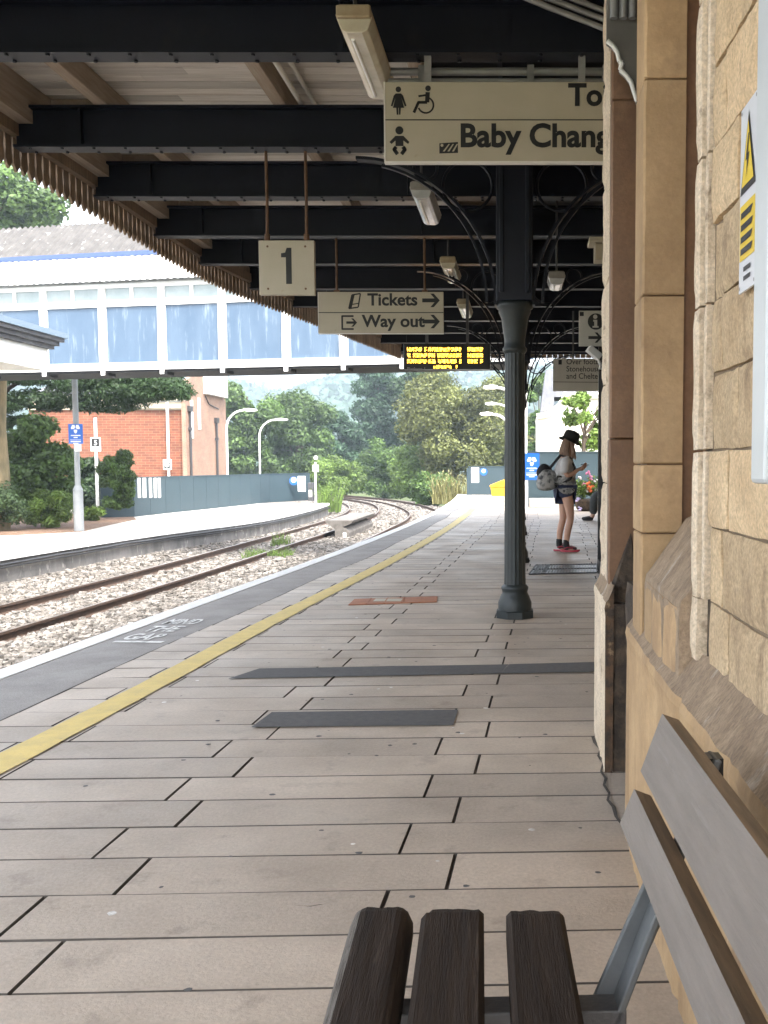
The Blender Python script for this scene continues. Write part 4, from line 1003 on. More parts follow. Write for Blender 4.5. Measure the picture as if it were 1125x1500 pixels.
mb = MB(); wpoly(mb, [(Yr(.5), Zr(.10)), (Yr(.16), Zr(.435)), (Yr(.84), Zr(.435))], .0222); wpoly(mb, [(Yr(.06), Zr(.53)), (Yr(.06), Zr(.83)), (Yr(.94), Zr(.83)), (Yr(.94), Zr(.53))], .0212); mb.build('yellow_field', M['warn_yellow'], t)
mb = MB(); wpoly(mb, [(Yr(.55), Zr(.18)), (Yr(.40), Zr(.31)), (Yr(.50), Zr(.31)), (Yr(.42), Zr(.41)), (Yr(.62), Zr(.28)), (Yr(.52), Zr(.28)), (Yr(.60), Zr(.18))], .0232)
mb.build('bolt_symbol', M['ink'], t); mb = MB()
for v in (.57, .635, .70, .765): wpoly(mb, [(Yr(.14), Zr(v)), (Yr(.14), Zr(v + .035)), (Yr(.84 - .2 * random.random()), Zr(v + .035)), (Yr(.84), Zr(v))], .0222)
for v in (.87, .92): wpoly(mb, [(Yr(.3), Zr(v)), (Yr(.3), Zr(v + .025)), (Yr(.7), Zr(v + .025)), (Yr(.7), Zr(v))], .0212)
mb.build('lettering', M['ink'], t)
for u_, v in ((.08, .025), (.92, .025), (.08, .975), (.92, .975)): mb = MB(); wpoly(mb, [(Yr(u_ + .035 * math.cos(k)), Zr(v + .012 * math.sin(k))) for k in (0, 1, 2, 3, 4, 5)], .0212); mb.build('screw', M['steel'], t)
yA2, yB2 = yB - .008, yB - .22
t = T('safety_notice', 'bluish white notice with small dark print, half behind the poster case', 'sign', (.38, yB2, zb_))
wall_sign(t, yB2, yA2, zb_ - .02, zt + .02, M['sign_white'], .018)
mb = MB(); 
for k, v in enumerate((.10, .17, .24, .31, .62, .70, .78, .86)): z = zt + .02 - v * (zt - zb_ + .04); wpoly(mb, [(yA2 - .018, z), (yA2 - .018, z - .018), (yA2 - .10, z - .018), (yA2 - .10, z)], .0192)
mb.build('lettering', M['steel'], t)
yA, yM = ytr(1098, .045), ytr(1118, .045); zb_ = 1.2 - 28 / F * yA
t = T('poster_case', 'silver framed poster case on the stone wall at the right edge', 'poster case', (.36, 1.2, zb_))
mb = MB(); fw = yA - yM + .005
def fbar(y0, y1, z0, z1, off=.045):
    a0, a1 = sx(WX, y0), sx(WX, y1); mb.hexa([(a0 - off, y0, z0), (a0 + .02, y0, z0), (a1 + .02, y1, z0), (a1 - off, y1, z0)], [(a0 - off, y0, z1), (a0 + .02, y0, z1), (a1 + .02, y1, z1), (a1 - off, y1, z1)], 0, .5)
fbar(yA - fw, yA, zb_, 2.6); fbar(.45, yA - fw - .0005, zb_, zb_ + fw); fbar(.45, yA - fw - .0005, 2.6 - fw, 2.6); fbar(.45 - fw, .4495, zb_, 2.6)
mb.build('frame', M['alu'], t, bevel=.008)
wall_sign(t, .45, yA - fw, zb_ + fw, 2.6 - fw, M['poster'], .028, 'backing', .03)

# ------------------------------------------------------------------ the bench
bang = R(-2.3)
bench = T('platform_bench', 'timber slatted platform bench with dark seat slats and grey painted back boards in the foreground', 'bench', (0, 1.70, 0), rz=-bang if False else R(2.3))
Mi = Matrix.Rotation(-R(2.3), 3, 'Z')
def loc_(v): return Mi @ (Vector(v) - Vector((0, 1.70, 0)))
def slat(px0, px1, name, seed, wear):
    p0, p1 = loc_(at_z(px0, 1343, .45)), loc_(at_z(px1, 1350, .45)); x0, x1 = p0.x, p1.x
    mb = MB(); r = random.Random(seed); n = 26; k = 12; vs = []
    for i in range(n + 1):
        y = .0 + wear[1] - 1.75 * (i / n) ** 1.3
        ring = []
        for j in range(k + 1):
            u = j / k; x = x0 + (x1 - x0) * u; e = min(u, 1 - u) * (x1 - x0)
            rr = wear[0]; z = .45 - (rr - math.sqrt(max(0, rr*rr - max(0, rr - e)**2)) if e < rr else 0)
            z += .0016 * mn.noise(Vector((x * 60, y * 4, seed))) + .001 * mn.noise(Vector((x * 140, y * 9, seed + 3)))
            yy = y + (.010 * mn.noise(Vector((x * 40, seed, 1))) - (.02 if wear[2] and u < .16 else 0) if i == 0 else 0)
            if i == 0: z -= .006
            ring.append((x, yy, z))
        ring += [(x1, ring[-1][1], .395), (x0, ring[0][1], .395)]; vs += ring
    m_ = k + 3
    mb.add(vs, [(i*m_+j, i*m_+(j+1) % m_, (i+1)*m_+(j+1) % m_, (i+1)*m_+j) for i in range(n) for j in range(m_) if not (wear[0] > .02 and (j < 2 or j == m_ - 1))], 0, .5, False)
    if wear[0] > .02: mb.add(vs, [(i*m_+j, i*m_+(j+1) % m_, (i+1)*m_+(j+1) % m_, (i+1)*m_+j) for i in range(n) for j in (0, 1, m_ - 1)], 1, .5, False)
    mb.add(vs[:m_], [list(range(m_))[::-1]], 0, .5)
    return mb.build(name, [M['bench_slat'], M['bench_worn']], bench, local=True)
slat(510, 601, 'seat_slat', 3, (.028, .012, False)); slat(616, 709, 'seat_slat', 8, (.010, .0, True)); slat(742, 829, 'seat_slat', 14, (.008, -.012, False))
YB = 1.66
c1, c2, c3, c4 = [at_y(*p, YB) for p in ((970, 1045), (938, 1129), (929, 1155), (908, 1205))]
def back_board(ct, cb, name):
    a, b = loc_(ct), loc_(cb); d = (a - b); nrm = Vector((d.z, 0, -d.x)).normalized() * .032     # board thickness, away from the sitter (+x)
    if nrm.x < 0: nrm = -nrm
    mb = MB(); L_ = 1.9
    A0 = [b, b + nrm, a + nrm, a]; A0 = [Vector((p.x, a.y, p.z)) for p in A0]; A1 = [p - Vector((0, L_, 0)) for p in A0]
    mb.add(A0 + A1, [(0, 3, 7, 4)], 0, .5); mb.add(A0 + A1, [(0, 1, 2, 3), (3, 2, 6, 7), (1, 5, 6, 2), (0, 4, 5, 1), (4, 7, 6, 5)], 1, .5)
    return mb.build(name, [M['bench_back'], M['bench_edge']], bench, local=True, bevel=.004)
back_board(c1, c2, 'back_board'); back_board(c3, c4, 'back_board')
def bx(p, q, w_, h_, name, m=M['galv'], up=(0, 1, 0)):
    mb = MB(); mb.bar(p, q, w_, h_, up); return mb.build(name, m, bench, local=True, bevel=.003)
for k, yy in enumerate((-.22, -1.45)):
    bx((-.27, yy, .372), (.145, yy, .372), .05, .045, 'seat_bearer', M['dark_steel'], (0, 0, 1))
    u = loc_(c4); v = loc_(c1); dd = (v - u); off = Vector((.045, 0, 0))
    p_ = Vector((u.x - dd.x * 1.62, yy, u.z - dd.z * 1.62)) + off; q_ = Vector((v.x - dd.x * .12, yy, v.z - dd.z * .12)) + off; p_.x += .012; q_.x += .012
    bx(p_, q_, .05, .012, 'back_upright', M['galv'], (1, 0, 0))
    bx(p_ + Vector((-.012, .03, 0)), p_.lerp(q_, .6) + Vector((.004, .03, 0)), .012, .05, 'back_stay', M['galv'], (1, 0, 0))
    mb = MB(); mb.bar((-.20, yy, 0), (-.20, yy, .35), .05, .05, (0, 1, 0)); mb.bar((.11, yy, 0), (.11, yy, .35), .05, .05, (0, 1, 0)); mb.bar((-.26, yy, .012), (.17, yy, .012), .06, .02, (0, 0, 1)); mb.build('leg_frame', M['dark_steel'], bench, local=True, bevel=.003)
mb = MB(); u = loc_(at_y(1043, 1110, 1.42)); mb.box(u.x + .006, u.x + .030, -.235, -.20, u.z - .045, u.z - .018); mb.build('wall_bracket', M['black_case'], bench, local=True)
# ------------------------------------------------------------------ people
def skin_obj(name, pts, edges, radii, m, parent, origin, sub_=2, root=0):
    """one continuous surface grown round a jointed skeleton; points are world = origin + local"""
    me = bpy.data.meshes.new('s'); me.from_pydata([tuple(p) for p in pts], edges, [])
    o = bpy.data.objects.new('s', me); C.objects.link(o)
    sk = o.modifiers.new('s', 'SKIN'); sk.use_smooth_shade = True; sk.branch_smoothing = .4
    for i, r in enumerate(radii):
        r = (r, r) if not hasattr(r, '__len__') else r
        me.skin_vertices[0].data[i].radius = r; me.skin_vertices[0].data[i].use_root = (i == root)
    ss = o.modifiers.new('u', 'SUBSURF'); ss.levels = sub_; ss.render_levels = sub_
    dg = bpy.context.evaluated_depsgraph_get(); dg.update()
    m2 = bpy.data.meshes.new_from_object(o.evaluated_get(dg)); bpy.data.objects.remove(o); bpy.data.meshes.remove(me)
    m2.materials.clear(); m2.materials.append(m); m2.name = name
    for p in m2.polygons: p.use_smooth = True
    r = bpy.data.objects.new(name, m2); C.objects.link(r)
    if parent is not None: r.parent = parent
    ORG[r.name] = Vector(origin); return r
def chain(n): return [(i, i+1) for i in range(n-1)]
def hand_nodes(w, d, side, curl, up):
    """palm + four unequal bent fingers + thumb: returns points, edges(rel. to first), radii"""
    d = Vector(d).normalized(); s = Vector(side).normalized(); u = Vector(up).normalized()
    P = [Vector(w), Vector(w) + d * .045, Vector(w) + d * .075]; E = [(0, 1), (1, 2)]; Rr = [.022, (.036, .016), (.036, .015)]
    for k, (off, ln) in enumerate(((-.028, .060), (-.010, .072), (.009, .068), (.026, .054))):
        a = P[2] + s * off; b = a + d * ln * .4 + u * curl * .012; c = b + d * ln * .3 + u * curl * .022; e = c + d * ln * .15 + u * curl * .022
        i = len(P); P += [a, b, c, e]; E += [(2, i), (i, i+1), (i+1, i+2), (i+2, i+3)]; Rr += [.010, .009, .008, .007]
    i = len(P); a = P[1] - s * .034 + u * .008; P += [a, a + d * .03 - s * .012 + u * .018, a + d * .055 + u * .03]; E += [(1, i), (i, i+1), (i+1, i+2)]; Rr += [.011, .010, .008]
    return P, E, Rr

pg = at_z(829, 808, 0)
per = T('person', 'standing person in a black hat and navy shorts looking down at a phone', 'person', pg)
# local frame: x = facing direction (to the right), y = away from camera, z up; scale so the hat top is 1.65 m
hip, kn, an = .83, .45, .085
P = [Vector((-.01, 0, .88)), Vector((-.02, 0, 1.02)), Vector((.0, 0, 1.16)), Vector((.01, 0, 1.27)), Vector((.0, 0, 1.33)), Vector((.03, 0, 1.39)), Vector((.055, 0, 1.45)), Vector((.06, 0, 1.52))]
E = chain(8); Rr = [(.115, .15), (.10, .13), (.11, .15), (.10, .155), (.06, .08), .048, (.082, .072), (.085, .075)]
def limb(root, pts, rad):
    i = len(P); P.extend(Vector(p) for p in pts); Rr.extend(rad); E.append((root, i)); E.extend((i+k, i+k+1) for k in range(len(pts)-1)); return len(P) - 1
limb(0, [(.0, -.085, .80), (.04, -.085, .62), (.06, -.08, .455), (.02, -.075, .29), (.0, -.07, .10), (.02, -.07, .05), (.13, -.075, .03)], [(.085, .085), .072, .052, .052, .035, .036, .03])
limb(0, [(-.03, .085, .80), (-.03, .085, .62), (-.035, .085, .455), (-.08, .085, .29), (-.09, .085, .10), (-.07, .085, .05), (.04, .095, .03)], [(.085, .085), .072, .052, .050, .035, .036, .03])
rh = limb(3, [(.0, -.17, 1.275), (-.03, -.195, 1.14), (.0, -.20, 1.04), (.09, -.18, 1.075), (.16, -.14, 1.13)], [.052, .042, .036, .032, .024])
lh = limb(3, [(.0, .17, 1.275), (-.01, .195, 1.14), (.03, .20, 1.05), (.12, .15, 1.09), (.17, .10, 1.13)], [.052, .042, .036, .032, .024])
for w_, d_, s_, u_ in ((rh, (.8, .25, .45), (.1, -.2, 1), (0, 1, .1)), (lh, (.8, -.2, .4), (.1, .2, 1), (0, -1, .1))):
    hp, he, hr = hand_nodes(P[w_], d_, s_, 1.0, u_); b0 = len(P)
    P.extend(hp[1:]); Rr.extend(hr[1:]); mp_ = [w_] + list(range(b0, b0 + len(hp) - 1)); E.extend((mp_[a], mp_[b]) for a, b in he)
body = skin_obj('body', P, E, Rr, M['skin'], per, pg)
# face
def ell(mb, c, r, m=0, n=16, k=10, rot=None):
    c = Vector(c); vs = []
    for i in range(k + 1):
        th = math.pi * i / k
        for j in range(n):
            ph = 2*math.pi*j/n; p = Vector((r[0]*math.sin(th)*math.cos(ph), r[1]*math.sin(th)*math.sin(ph), r[2]*math.cos(th)))
            if rot: p = rot @ p
            vs.append(c + p)
    mb.add(vs, [(i*n+j, (i+1)*n+j, (i+1)*n+(j+1) % n, i*n+(j+1) % n) for i in range(k) for j in range(n)], m, .5, True)
def loc_part(mb, name, m, parent, **k): return mb.build(name, m, parent, local=True, **k)
mb = MB(); ell(mb, (.145, 0, 1.475), (.016, .012, .022)); ell(mb, (.133, 0, 1.435), (.012, .022, .007)); ell(mb, (.055, -.076, 1.485), (.018, .010, .028)); ell(mb, (.055, .076, 1.485), (.018, .010, .028)); loc_part(mb, 'face_features', M['skin'], per)
for s in (-1, 1): mb = MB(); ell(mb, (.132, s * .03, 1.495), (.008, .011, .007)); loc_part(mb, 'eye', M['ink'], per)
mb = MB()
r = random.Random(4)
for k in range(60):
    a = R(95 + 170 * k / 59); ca, sa = math.cos(a), math.sin(a)
    tipz = r.uniform(1.20, 1.30); x0, y0 = .045 + .092 * ca, .088 * sa
    mb.tube([(.05 + .05*ca, .05*sa, 1.57), (x0, y0, 1.50), (x0 - .03 * r.random() - .01, y0 * 1.12, 1.38), (x0 - .02 + .07 * r.random(), y0 * 1.15 + r.uniform(-.02, .02), tipz)], [.016, .018, .017, .005], 6)
for k in range(16):
    y0 = -.075 - .02 * r.random(); mb.tube([(.06 + .02*r.random(), y0, 1.50), (.07 + .04*r.random(), y0 - .03, 1.38), (.06 + .08*r.random(), y0 - .04, 1.24 + .07*r.random())], [.014, .015, .004], 6)
loc_part(mb, 'hair', M['hair'], per)
mb = MB(); rot = Matrix.Rotation(R(20), 3, 'Y'); hc = Vector((.058, 0, 1.535))
def hatlathe(prof, n=28):
    vs = []
    for rr, z in prof:
        for j in range(n):
            ph = 2*math.pi*j/n; wv = .012 * math.sin(2*ph) if rr > .12 else 0
            vs.append(hc + rot @ Vector((rr * 1.08 * math.cos(ph), rr * math.sin(ph), z + wv)))
    mb.add(vs, [(i*n+j, i*n+(j+1) % n, (i+1)*n+(j+1) % n, (i+1)*n+j) for i in range(len(prof)-1) for j in range(n)], 0, .5, True)
hatlathe([(.155, -.028), (.150, -.030), (.112, .0), (.104, .02), (.102, .07), (.092, .105), (.07, .122), (.03, .13), (.001, .131)]); hatlathe([(.155, -.028), (.152, -.024), (.110, .006)]); loc_part(mb, 'hat', M['hat'], per)
# clothing
sp = [(-.02, 0, .95), (-.03, 0, 1.06), (-.005, 0, 1.17), (.005, 0, 1.27), (.0, 0, 1.325), (-.01, -.175, 1.27), (-.04, -.205, 1.14), (-.02, -.212, 1.07), (-.01, .175, 1.27), (-.02, .205, 1.14), (.0, .21, 1.07)]
shirt = skin_obj('shirt', [Vector(p) for p in sp], [(0, 1), (1, 2), (2, 3), (3, 4), (3, 5), (5, 6), (6, 7), (3, 8), (8, 9), (9, 10)], [(.15, .18), (.14, .17), (.135, .175), (.12, .17), (.07, .09), .07, .072, .074, .07, .072, .074], M['shirt'], per, pg)
sp = [(-.03, 0, .885), (-.03, 0, .95), (-.02, -.06, .91), (.10, -.09, .90), (-.10, -.09, .86), (.04, -.15, .88)]
skin_obj('tied_jacket', [Vector(p) for p in sp], [(0, 1), (0, 2), (2, 3), (2, 4), (2, 5)], [(.155, .185), (.145, .175), .09, .06, .07, .06], M['camo'], per, pg)
sp = [(-.015, 0, .88), (-.005, -.09, .81), (.012, -.09, .735), (-.03, .09, .81), (-.035, .09, .735)]
skin_obj('shorts', [Vector(p) for p in sp], [(0, 1), (1, 2), (0, 3), (3, 4)], [(.135, .165), .105, .10, .105, .10], M['denim'], per, pg)
for (x, y, s) in ((.0, -.07, 0), (-.09, .085, 1)):
    mb = MB(); mb.lathe((x, y, 0), [(.040, .07), (.043, .12), (.040, .165), (.037, .17)], 16); loc_part(mb, 'sock', M['black_cloth'], per)
    mb = MB(); n = 14; top = []; fy = .12 if s else -.05
    def ol(k, g): 
        a = 2*math.pi*k/20; lx = .138 * math.cos(a); ly = (.047 + .008 * math.cos(a)) * math.sin(a); return (x + .055 + (lx * g), y + ly * g + fy * lx * .1)
    lay = [(.97, .004), (1.0, .014), (.97, .024)]; vs = []
    for g, z in lay: vs += [(*ol(k, g), z + (.012 if abs(k - 0) < 2 or k > 18 else 0)) for k in range(20)]
    mb.add(vs, [(i*20+k, i*20+(k+1) % 20, (i+1)*20+(k+1) % 20, (i+1)*20+k) for i in range(2) for k in range(20)], 0, .5, True); mb.add(vs[:20], [list(range(20))[::-1]]); mb.add(vs[-20:], [list(range(20))])
    sole = loc_part(mb, 'shoe_sole', M['pink'], per)
    sh = skin_obj('shoe', [Vector((x, y, .09)), Vector((x + .0, y, .055)), Vector((x + .07, y + fy * .007, .055)), Vector((x + .15, y + fy * .015, .045)), Vector((x - .045, y, .065))], [(0, 1), (1, 2), (2, 3), (1, 4)], [(.046, .042), (.045, .04), (.042, .036), (.040, .022), (.035, .04)], M['shoe'], per, pg)
    mb = MB()
    for q in range(4): mb.tube([(x + .045 + .02*q, y - .03, .092 - .008*q), (x + .05 + .02*q, y, .103 - .009*q), (x + .045 + .02*q, y + .03, .092 - .008*q)], .006, 6)
    mb.tube([(x - .03, y - .042, .05), (x + .02, y - .045, .07), (x + .09, y - .042, .055)], .007, 6); loc_part(mb, 'laces', M['pink'], sh)
t = T('phone', 'dark phone held up in the hands of the standing person', 'phone', pg + Vector((.235, -.02, 1.165)))
mb = MB(); c = pg + Vector((.235, -.02, 1.17)); mb.bar(c - Vector((.05, 0, -.03)) * .8, c + Vector((.07, 0, .02)), .075, .009, (-.4, 0, 1)); mb.build('handset', M['phone'], t, bevel=.003)
mb = MB(); mb.bar(c + Vector((-.015, 0, .026)), c + Vector((.055, 0, .025)), .066, .002, (-.4, 0, 1)); mb.build('screen', mat('screen_glare', (.75, .8, .85), None, emit=.5), t)  # white glare on the phone, put in as a pale glowing colour
t = T('backpack', 'grey camouflage backpack with a dark flap hanging low on the back of the standing person', 'backpack', pg + Vector((-.25, 0, .95)))
bo = pg
skin_obj('bag_body', [Vector((-.01, -.03, -.12)), Vector((-.02, -.03, -.02)), Vector((.0, -.03, .10)), Vector((.03, -.03, .19))], chain(4), [(.11, .14), (.135, .165), (.12, .15), (.075, .11)], M['camo'], t, bo)
skin_obj('flap', [Vector((-.085, -.03, .04)), Vector((-.05, -.03, .16)), Vector((.02, -.03, .235))], chain(3), [(.06, .12), (.07, .12), (.05, .09)], M['black_cloth'], t, bo)
mb = MB(); b0 = pg + Vector((-.25, 0, .95))
for s in (-1, 1): mb.tube([b0 + Vector((.03, s*.09 - .01, .20)), b0 + Vector((.17, s*.12, .37)), b0 + Vector((.30, s*.13, .33)), b0 + Vector((.365, s*.14, .2)), b0 + Vector((.30, s*.17, .05)), b0 + Vector((.1, s*.15, -.05))], .018, 6)
mb.build('strap', M['black_cloth'], t)

# seated person mostly behind the wall corner
g2 = at_z(864, 763, 0)
per2 = T('person', 'seated person in charcoal trousers, mostly hidden by the dark door frame', 'person', g2)
P = [Vector((.52, 0, .55)), Vector((.56, 0, .72)), Vector((.60, 0, .90)), Vector((.61, 0, 1.03)), Vector((.60, 0, 1.11)), Vector((.57, 0, 1.20)), Vector((.56, 0, 1.28))]
E = chain(7); Rr = [(.13, .16), (.12, .15), (.12, .16), (.09, .14), .05, (.08, .07), (.08, .07)]
for s in (-1, 1):
    limb(0, [(.42, s*.1, .53), (.12, s*.12, .56), (.07, s*.12, .36), (.06, s*.12, .09), (-.05, s*.13, .04)], [.09, .07, .058, .04, .035])
    w2 = limb(3, [(.60, s*.19, 1.02), (.55, s*.23, .82), (.40, s*.2, .68), (.28, s*.14, .67)], [.055, .045, .036, .026])
    hp, he, hr = hand_nodes(P[w2], (-1, -s*.2, -.2), (0, 1, 0), 1, (0, 0, -1)); b0 = len(P)
    P.extend(hp[1:]); Rr.extend(hr[1:]); mp_ = [w2] + list(range(b0, b0 + len(hp) - 1)); E.extend((mp_[a], mp_[b]) for a, b in he)
skin_obj('body', P, E, Rr, M['skin'], per2, g2)
sp = [(.52, 0, .56), (.42, -.1, .535), (.12, -.12, .565), (.075, -.12, .38), (.07, -.12, .13), (.42, .1, .535), (.12, .12, .565), (.075, .12, .38), (.07, .12, .13)]
skin_obj('trousers', [Vector(p) for p in sp], [(0, 1), (1, 2), (2, 3), (3, 4), (0, 5), (5, 6), (6, 7), (7, 8)], [(.15, .18), .11, .095, .085, .075, .11, .095, .085, .075], M['grey_cloth'], per2, g2)
skin_obj('jumper', [Vector((.55, 0, .66)), Vector((.60, 0, .90)), Vector((.61, 0, 1.06)), Vector((.6, -.2, 1.02)), Vector((.55, -.235, .84)), Vector((.6, .2, 1.02)), Vector((.55, .235, .84))], [(0, 1), (1, 2), (2, 3), (3, 4), (2, 5), (5, 6)], [(.15, .18), (.14, .18), (.09, .14), .07, .06, .07, .06], M['grey_cloth'], per2, g2)
skin_obj('hair', [Vector((.59, 0, 1.25)), Vector((.58, 0, 1.32))], [(0, 1)], [(.085, .085), (.075, .075)], M['hair'], per2, g2)
for s in (-1, 1): skin_obj('shoe', [Vector((.07, s*.12, .06)), Vector((-.06, s*.125, .05)), Vector((-.17, s*.13, .04))], chain(3), [(.05, .05), (.048, .045), (.035, .03)], M['black_cloth'], per2, g2)
t = T('waiting_bench', 'plain dark bench under the seated person beyond the dark door', 'bench', (g2.x + .5, g2.y, 0))
mb = MB(); mb.box(g2.x + .28, g2.x + .75, g2.y - .8, g2.y + .8, .40, .44); mb.build('seat', M['bench_slat'], t)
for yy in (-.7, .7): mb = MB(); mb.box(g2.x + .3, g2.x + .34, g2.y + yy, g2.y + yy + .05, 0, .399); mb.box(g2.x + .69, g2.x + .73, g2.y + yy, g2.y + yy + .05, 0, .399); mb.build('leg', M['dark_steel'], t)

# ------------------------------------------------------------------ things beyond the door: planter, grating, hoarding, bins, posts
def leaves_cloud(n, clumps, size, seed, up=.3, aspect=.55, shell=.55, droop=0, tint_c=.35):
    g = np.random.default_rng(seed); cl = np.array(clumps, float)
    wgt = (cl[:, 3] * cl[:, 4] * cl[:, 5]) ** .6; wgt /= wgt.sum(); idx = g.choice(len(cl), n, p=wgt)
    d = g.normal(size=(n, 3)); d /= np.linalg.norm(d, axis=1)[:, None]; rad = shell + (1.08 - shell) * g.random(n) ** .7
    rad *= 1 + .18 * np.sin(d[:, 0] * 5 + idx) * np.sin(d[:, 1] * 4 + d[:, 2] * 5 + idx * 2)
    c = cl[idx, :3] + d * rad[:, None] * cl[idx, 3:6]
    nrm = d * .7 + g.normal(size=(n, 3)) * .6 + np.array([0, 0, up]); nrm /= np.linalg.norm(nrm, axis=1)[:, None]
    a = np.cross(nrm, g.normal(size=(n, 3))); a /= np.linalg.norm(a, axis=1)[:, None]; b = np.cross(nrm, a)
    if droop: a[:, 2] -= droop; a /= np.linalg.norm(a, axis=1)[:, None]; b = np.cross(nrm, a); b /= np.linalg.norm(b, axis=1)[:, None]
    s = size * g.uniform(.55, 1.25, n)[:, None]
    V = np.stack([c - a * s, c - b * s * aspect + nrm * s * .12, c + a * s, c + b * s * aspect + nrm * s * .12], 1)
    t = np.clip(g.random(n) * .6 + .2 + (g.random(len(cl))[idx] - .5) * tint_c * 2, 0, 1)
    return V, t
def clumps_in(c, r, n, seed, cs=(.25, .42), flat=.8, hollow=.35):
    g = random.Random(seed); out = []
    while len(out) < n:
        p = Vector((g.uniform(-1, 1), g.uniform(-1, 1), g.uniform(-1, 1)))
        if not (hollow < p.length < 1): continue
        k = g.uniform(*cs); rr = min(r[0], r[2] * 1.2)
        out.append((c[0] + p.x * r[0] * .82, c[1] + p.y * r[1] * .82, c[2] + p.z * r[2] * .82, rr * k, rr * k, rr * k * flat))
    return out
def tree(label, cat, name, px0, px1, pt, pb, Y, lf, nleaf, size, nclump, seed, zg=-1.6, group=None, trunk=True, cs=(.25, .42), flat=.8, depth=None, up=.3, aspect=.55, droop=0, extra=None):
    a, b = at_y(px0, pb, Y), at_y(px1, pt, Y); c = ((a.x + b.x) / 2, Y, (a.z + b.z) / 2); r = ((b.x - a.x) / 2, depth or (b.x - a.x) / 2 * .8, (b.z - a.z) / 2)
    t = T(name, label, cat, (c[0], Y, zg), group)
    cl = clumps_in(c, r, nclump, seed, cs, flat) + (extra or [])
    V, tt = leaves_cloud(nleaf, cl, size, seed, up, aspect, droop=droop)
    V[:, :, 2] = np.maximum(V[:, :, 2], zg + .02)
    quads_object('crown', V, tt, lf, t)
    if trunk:
        mb = MB(); g = random.Random(seed); tr = max(.08, r[0] * .07)
        mb.tube([(c[0], Y, zg - .1), (c[0] + .1 * r[0] * g.uniform(-1, 1), Y, (zg + c[2]) / 2), (c[0], Y, c[2] + r[2] * .4)], [tr * 1.3, tr, tr * .35], 9)
        for q in cl[:9]:
            z0 = c[2] - r[2] * g.uniform(.1, .7); mb.tube([(c[0], Y, z0), ((c[0] + q[0]) / 2, (Y + q[1]) / 2, (z0 + q[2]) / 2 + .1 * r[2]), q[:3]], [tr * .5, tr * .35, tr * .12], 6)
        mb.build('trunk', M['bark'], t)
    return t

t = T('flower_planter', 'round planter overflowing with white, orange and lilac flowers in front of the dark hoarding', 'planter', (0, 0, 0))
Yp = 26.3; a, b = at_y(838, 752, Yp), at_y(880, 686, Yp); pc = Vector(((a.x + b.x) / 2 + .05, Yp, 0)); t.location = pc; ORG[t.name] = pc
mb = MB(); mb.lathe(pc, [(.22, 0), (.30, .05), (.36, .22), (.38, .30), (.35, .31), (.34, .28)], 20); mb.build('tub', M['stone_dark'], t)
cl = [(pc.x + random.uniform(-.25, .25), Yp + random.uniform(-.2, .2), random.uniform(.38, .78), .16, .16, .14) for _ in range(14)]
V, tt = leaves_cloud(1500, cl, .045, 5); quads_object('foliage', V, tt, M['leaf_fresh'], t)
g = random.Random(9)
spots = [(846, 731, 'petal_lilac', 5), (843, 718, 'petal_lilac', 4), (850, 745, 'petal_lilac', 4), (849, 700, 'petal_white', 3), (861, 692, 'petal_pink', 4), (866, 700, 'petal_pink', 4), (862, 710, 'petal_orange', 6), (865, 716, 'petal_orange', 6), (854, 709, 'petal_pink', 4), (873, 705, 'petal_white', 4), (874, 716, 'petal_white', 4), (858, 718, 'petal_white', 4), (842, 725, 'petal_white', 4)]
for px, py, mm, rr in spots:
    p = at_y(px, py, Yp - .22); mb = MB(); s = rr / 1500 * Yp
    for k in range(7):
        q = p + Vector((g.uniform(-1, 1), g.uniform(-.5, .5), g.uniform(-1, 1))) * s * .65; ell(mb, q, (s*.42, s*.42, s*.34), n=7, k=5)
    mb.build('bloom', M[mm], t)
t = T('floor_grating', 'dark iron grating let into the paving behind the iron column', 'grating', at_z(824, 835, 0))
q = [at_z(775, 842, 0), at_z(874, 839.5, 0), at_z(874, 827, 0), at_z(785, 828.5, 0)]
mb = MB(); e = Vector((0, 0, .004))
mb.hexa([p + Vector((0, 0, .0005)) for p in q], [p + e for p in q]); mb.build('pan', M['black_case'], t)
mb = MB(); up = Vector((0, 0, .009))
for u in [i / 22 for i in range(23)]: mb.bar(q[0].lerp(q[1], u) + up, q[3].lerp(q[2], u) + up, .012, .008)
for v_ in (0, .5, 1): mb.bar(q[0].lerp(q[3], v_) + up, q[1].lerp(q[2], v_) + up, .02, .009)
mb.build('bars', M['dark_steel'], t)
mb = MB(); 
for u in (.085, .19, .215): mb.bar(q[0].lerp(q[1], u) + Vector((0, 0, .0145)), q[3].lerp(q[2], u) + Vector((0, 0, .0145)), .03, .002)
mb.build('worn_bar', M['galv'], t)

